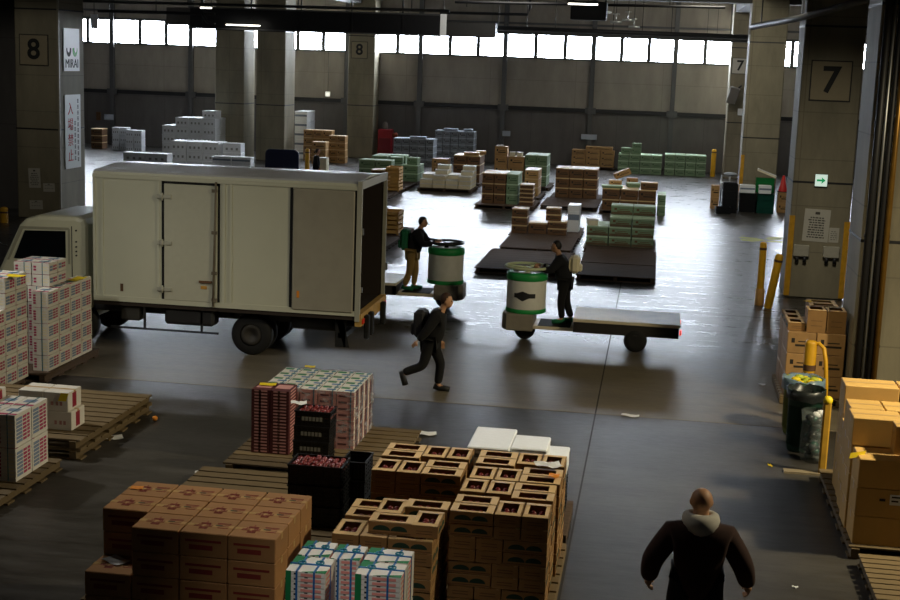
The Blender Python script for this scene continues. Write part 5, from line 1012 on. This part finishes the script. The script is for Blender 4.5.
J = dict(pelvis=(0, 0, 1.0), chest=(0, .02, 1.4), neck=(0, .03, 1.58), head=(.0, .05, 1.72), shL=(-.2, .0, 1.42), elL=(-.35, -.05, 1.14), wrL=(-.36, .06, .9), shR=(.2, .0, 1.42), elR=(.34, -.04, 1.14), wrR=(.39, .08, .9),
         hipL=(-.11, 0, .95), knL=(-.14, .12, .52), anL=(-.14, .02, .09), toL=(-.15, .2, .04), hipR=(.11, 0, .95), knR=(.13, -.02, .5), anR=(.13, -.22, .12), toR=(.14, -.06, .04))
man = person((pm.x, pm.y, 0), .02, 'bald person in dark brown jacket with pale hood walking away', J, BRNC, NAVY, None, .009, 1.58, GREYC, hem=.22, arm=.76); man.scale = (1.26, 1.2, 1.0)
ww = at(440, 390, 0)
J = dict(pelvis=(0, -.0, .88), chest=(0, .1, 1.28), neck=(0, .18, 1.45), head=(0, .24, 1.6), face=(0, 1, -.1), shL=(-.19, .1, 1.36), elL=(-.25, .02, 1.09), wrL=(-.24, .12, .86), shR=(.19, .1, 1.36), elR=(.24, -.05, 1.1), wrR=(.24, -.2, .92),
         hipL=(-.09, 0, .86), knL=(-.1, .16, .48), anL=(-.1, .12, .09), toL=(-.1, .3, .04), hipR=(.09, -.02, .86), knR=(.1, -.12, .46), anR=(.1, -.46, .3), toR=(.1, -.42, .14))
walker = person((ww.x-.16, ww.y-.15, 0), -PI/2, 'person in black with backpack striding across the floor', J, BLKC, BLKC, mat('brown_hair', (64, 40, 26), .7, .2, 30), .012, 1.08, hem=.06); walker.scale = (1.03, 1.03, 1.03)
backpack(walker, (0, -.2, .98), (.36, .22, .5), mat('black_bag', (26, 26, 30), .7, .1), 'black backpack on the back of the striding person')
J = dict(pelvis=(0, 0, .9), chest=(0, .1, 1.3), neck=(0, .16, 1.47), head=(0, .22, 1.62), face=(0, 1, -.1), shL=(-.2, .12, 1.38), elL=(-.27, .3, 1.14), wrL=(-.2, .52, 1.17), shR=(.2, .12, 1.38), elR=(.28, .28, 1.12), wrR=(.2, .52, 1.17),
         hipL=(-.1, 0, .87), knL=(-.11, .06, .47), anL=(-.11, .02, .09), toL=(-.12, .2, .04), hipR=(.1, -.02, .87), knR=(.11, -.04, .47), anR=(.11, -.16, .09), toR=(.12, .02, .04))
d1 = person((-5.6, 31.25, .38), -PI/2, 'person in dark jacket driving the turret truck behind the box truck', J, NAVY, TANC, HAIR, .014, 1.15, shoes=GRNC)
backpack(d1, (0, -.2, .95), (.34, .2, .5), GRNC, 'green bag on the back of the driver behind the box truck')
J2 = {k: (tuple(v)) for k, v in J.items()}
d2 = person((-1.78, 28.25, .38), PI/2, 'person in dark jacket driving the turret truck with empty deck', J2, NAVY, BLKC, HAIR, .014, 1.15, shoes=GRNC)
backpack(d2, (0, -.2, 1.1), (.34, .2, .36), CREAMC, 'pale bag on the back of the driver with empty deck')
pp = at(316.5, 149.5, 1.72)
J = dict(pelvis=(0, 0, .92), chest=(0, .02, 1.33), neck=(0, .04, 1.5), head=(0, .06, 1.63), shL=(-.2, .0, 1.41), elL=(-.26, .0, 1.13), wrL=(-.24, .12, .9), shR=(.2, .0, 1.41), elR=(.26, 0, 1.13), wrR=(.24, .12, .9),
         hipL=(-.1, 0, .89), knL=(-.11, .03, .48), anL=(-.11, .0, .09), toL=(-.12, .18, .04), hipR=(.1, 0, .89), knR=(.11, .02, .48), anR=(.11, -.02, .09), toR=(.12, .16, .04))
person((pp.x, pp.y, 0), -1.3, 'person with dark hair standing behind the truck beside the navy panel', J, NAVY, NAVY, HAIR, .016, 1.0)
# ------------------------------------------------------------------- light
wd = bpy.data.worlds.new('world'); bpy.context.scene.world = wd; wd.use_nodes = True
bg = wd.node_tree.nodes['Background']; bg.inputs['Color'].default_value = (.86, .92, 1, 1); bg.inputs['Strength'].default_value = WORLD_E
def area(name, loc, target, size, power, col, spread=180, sy=None):
    l = bpy.data.lights.new(name, 'AREA'); l.energy = power; l.size = size; l.color = col; l.shape = 'RECTANGLE'; l.size_y = sy or size
    o = bpy.data.objects.new(name, l); C.objects.link(o); o.location = loc; o.rotation_euler = (Vector(target)-Vector(loc)).to_track_quat('-Z', 'Y').to_euler(); l.spread = math.radians(spread); return o
for a_ in LIGHTS: area(*a_)
sc = bpy.context.scene
sc.view_settings.view_transform = 'Standard'; sc.view_settings.look = 'None'; sc.view_settings.exposure = EXPO; sc.view_settings.gamma = 1; sc.view_settings.use_curve_mapping = False
sc.cycles.use_denoising = True; sc.cycles.max_bounces = 6; sc.cycles.sample_clamp_indirect = 4
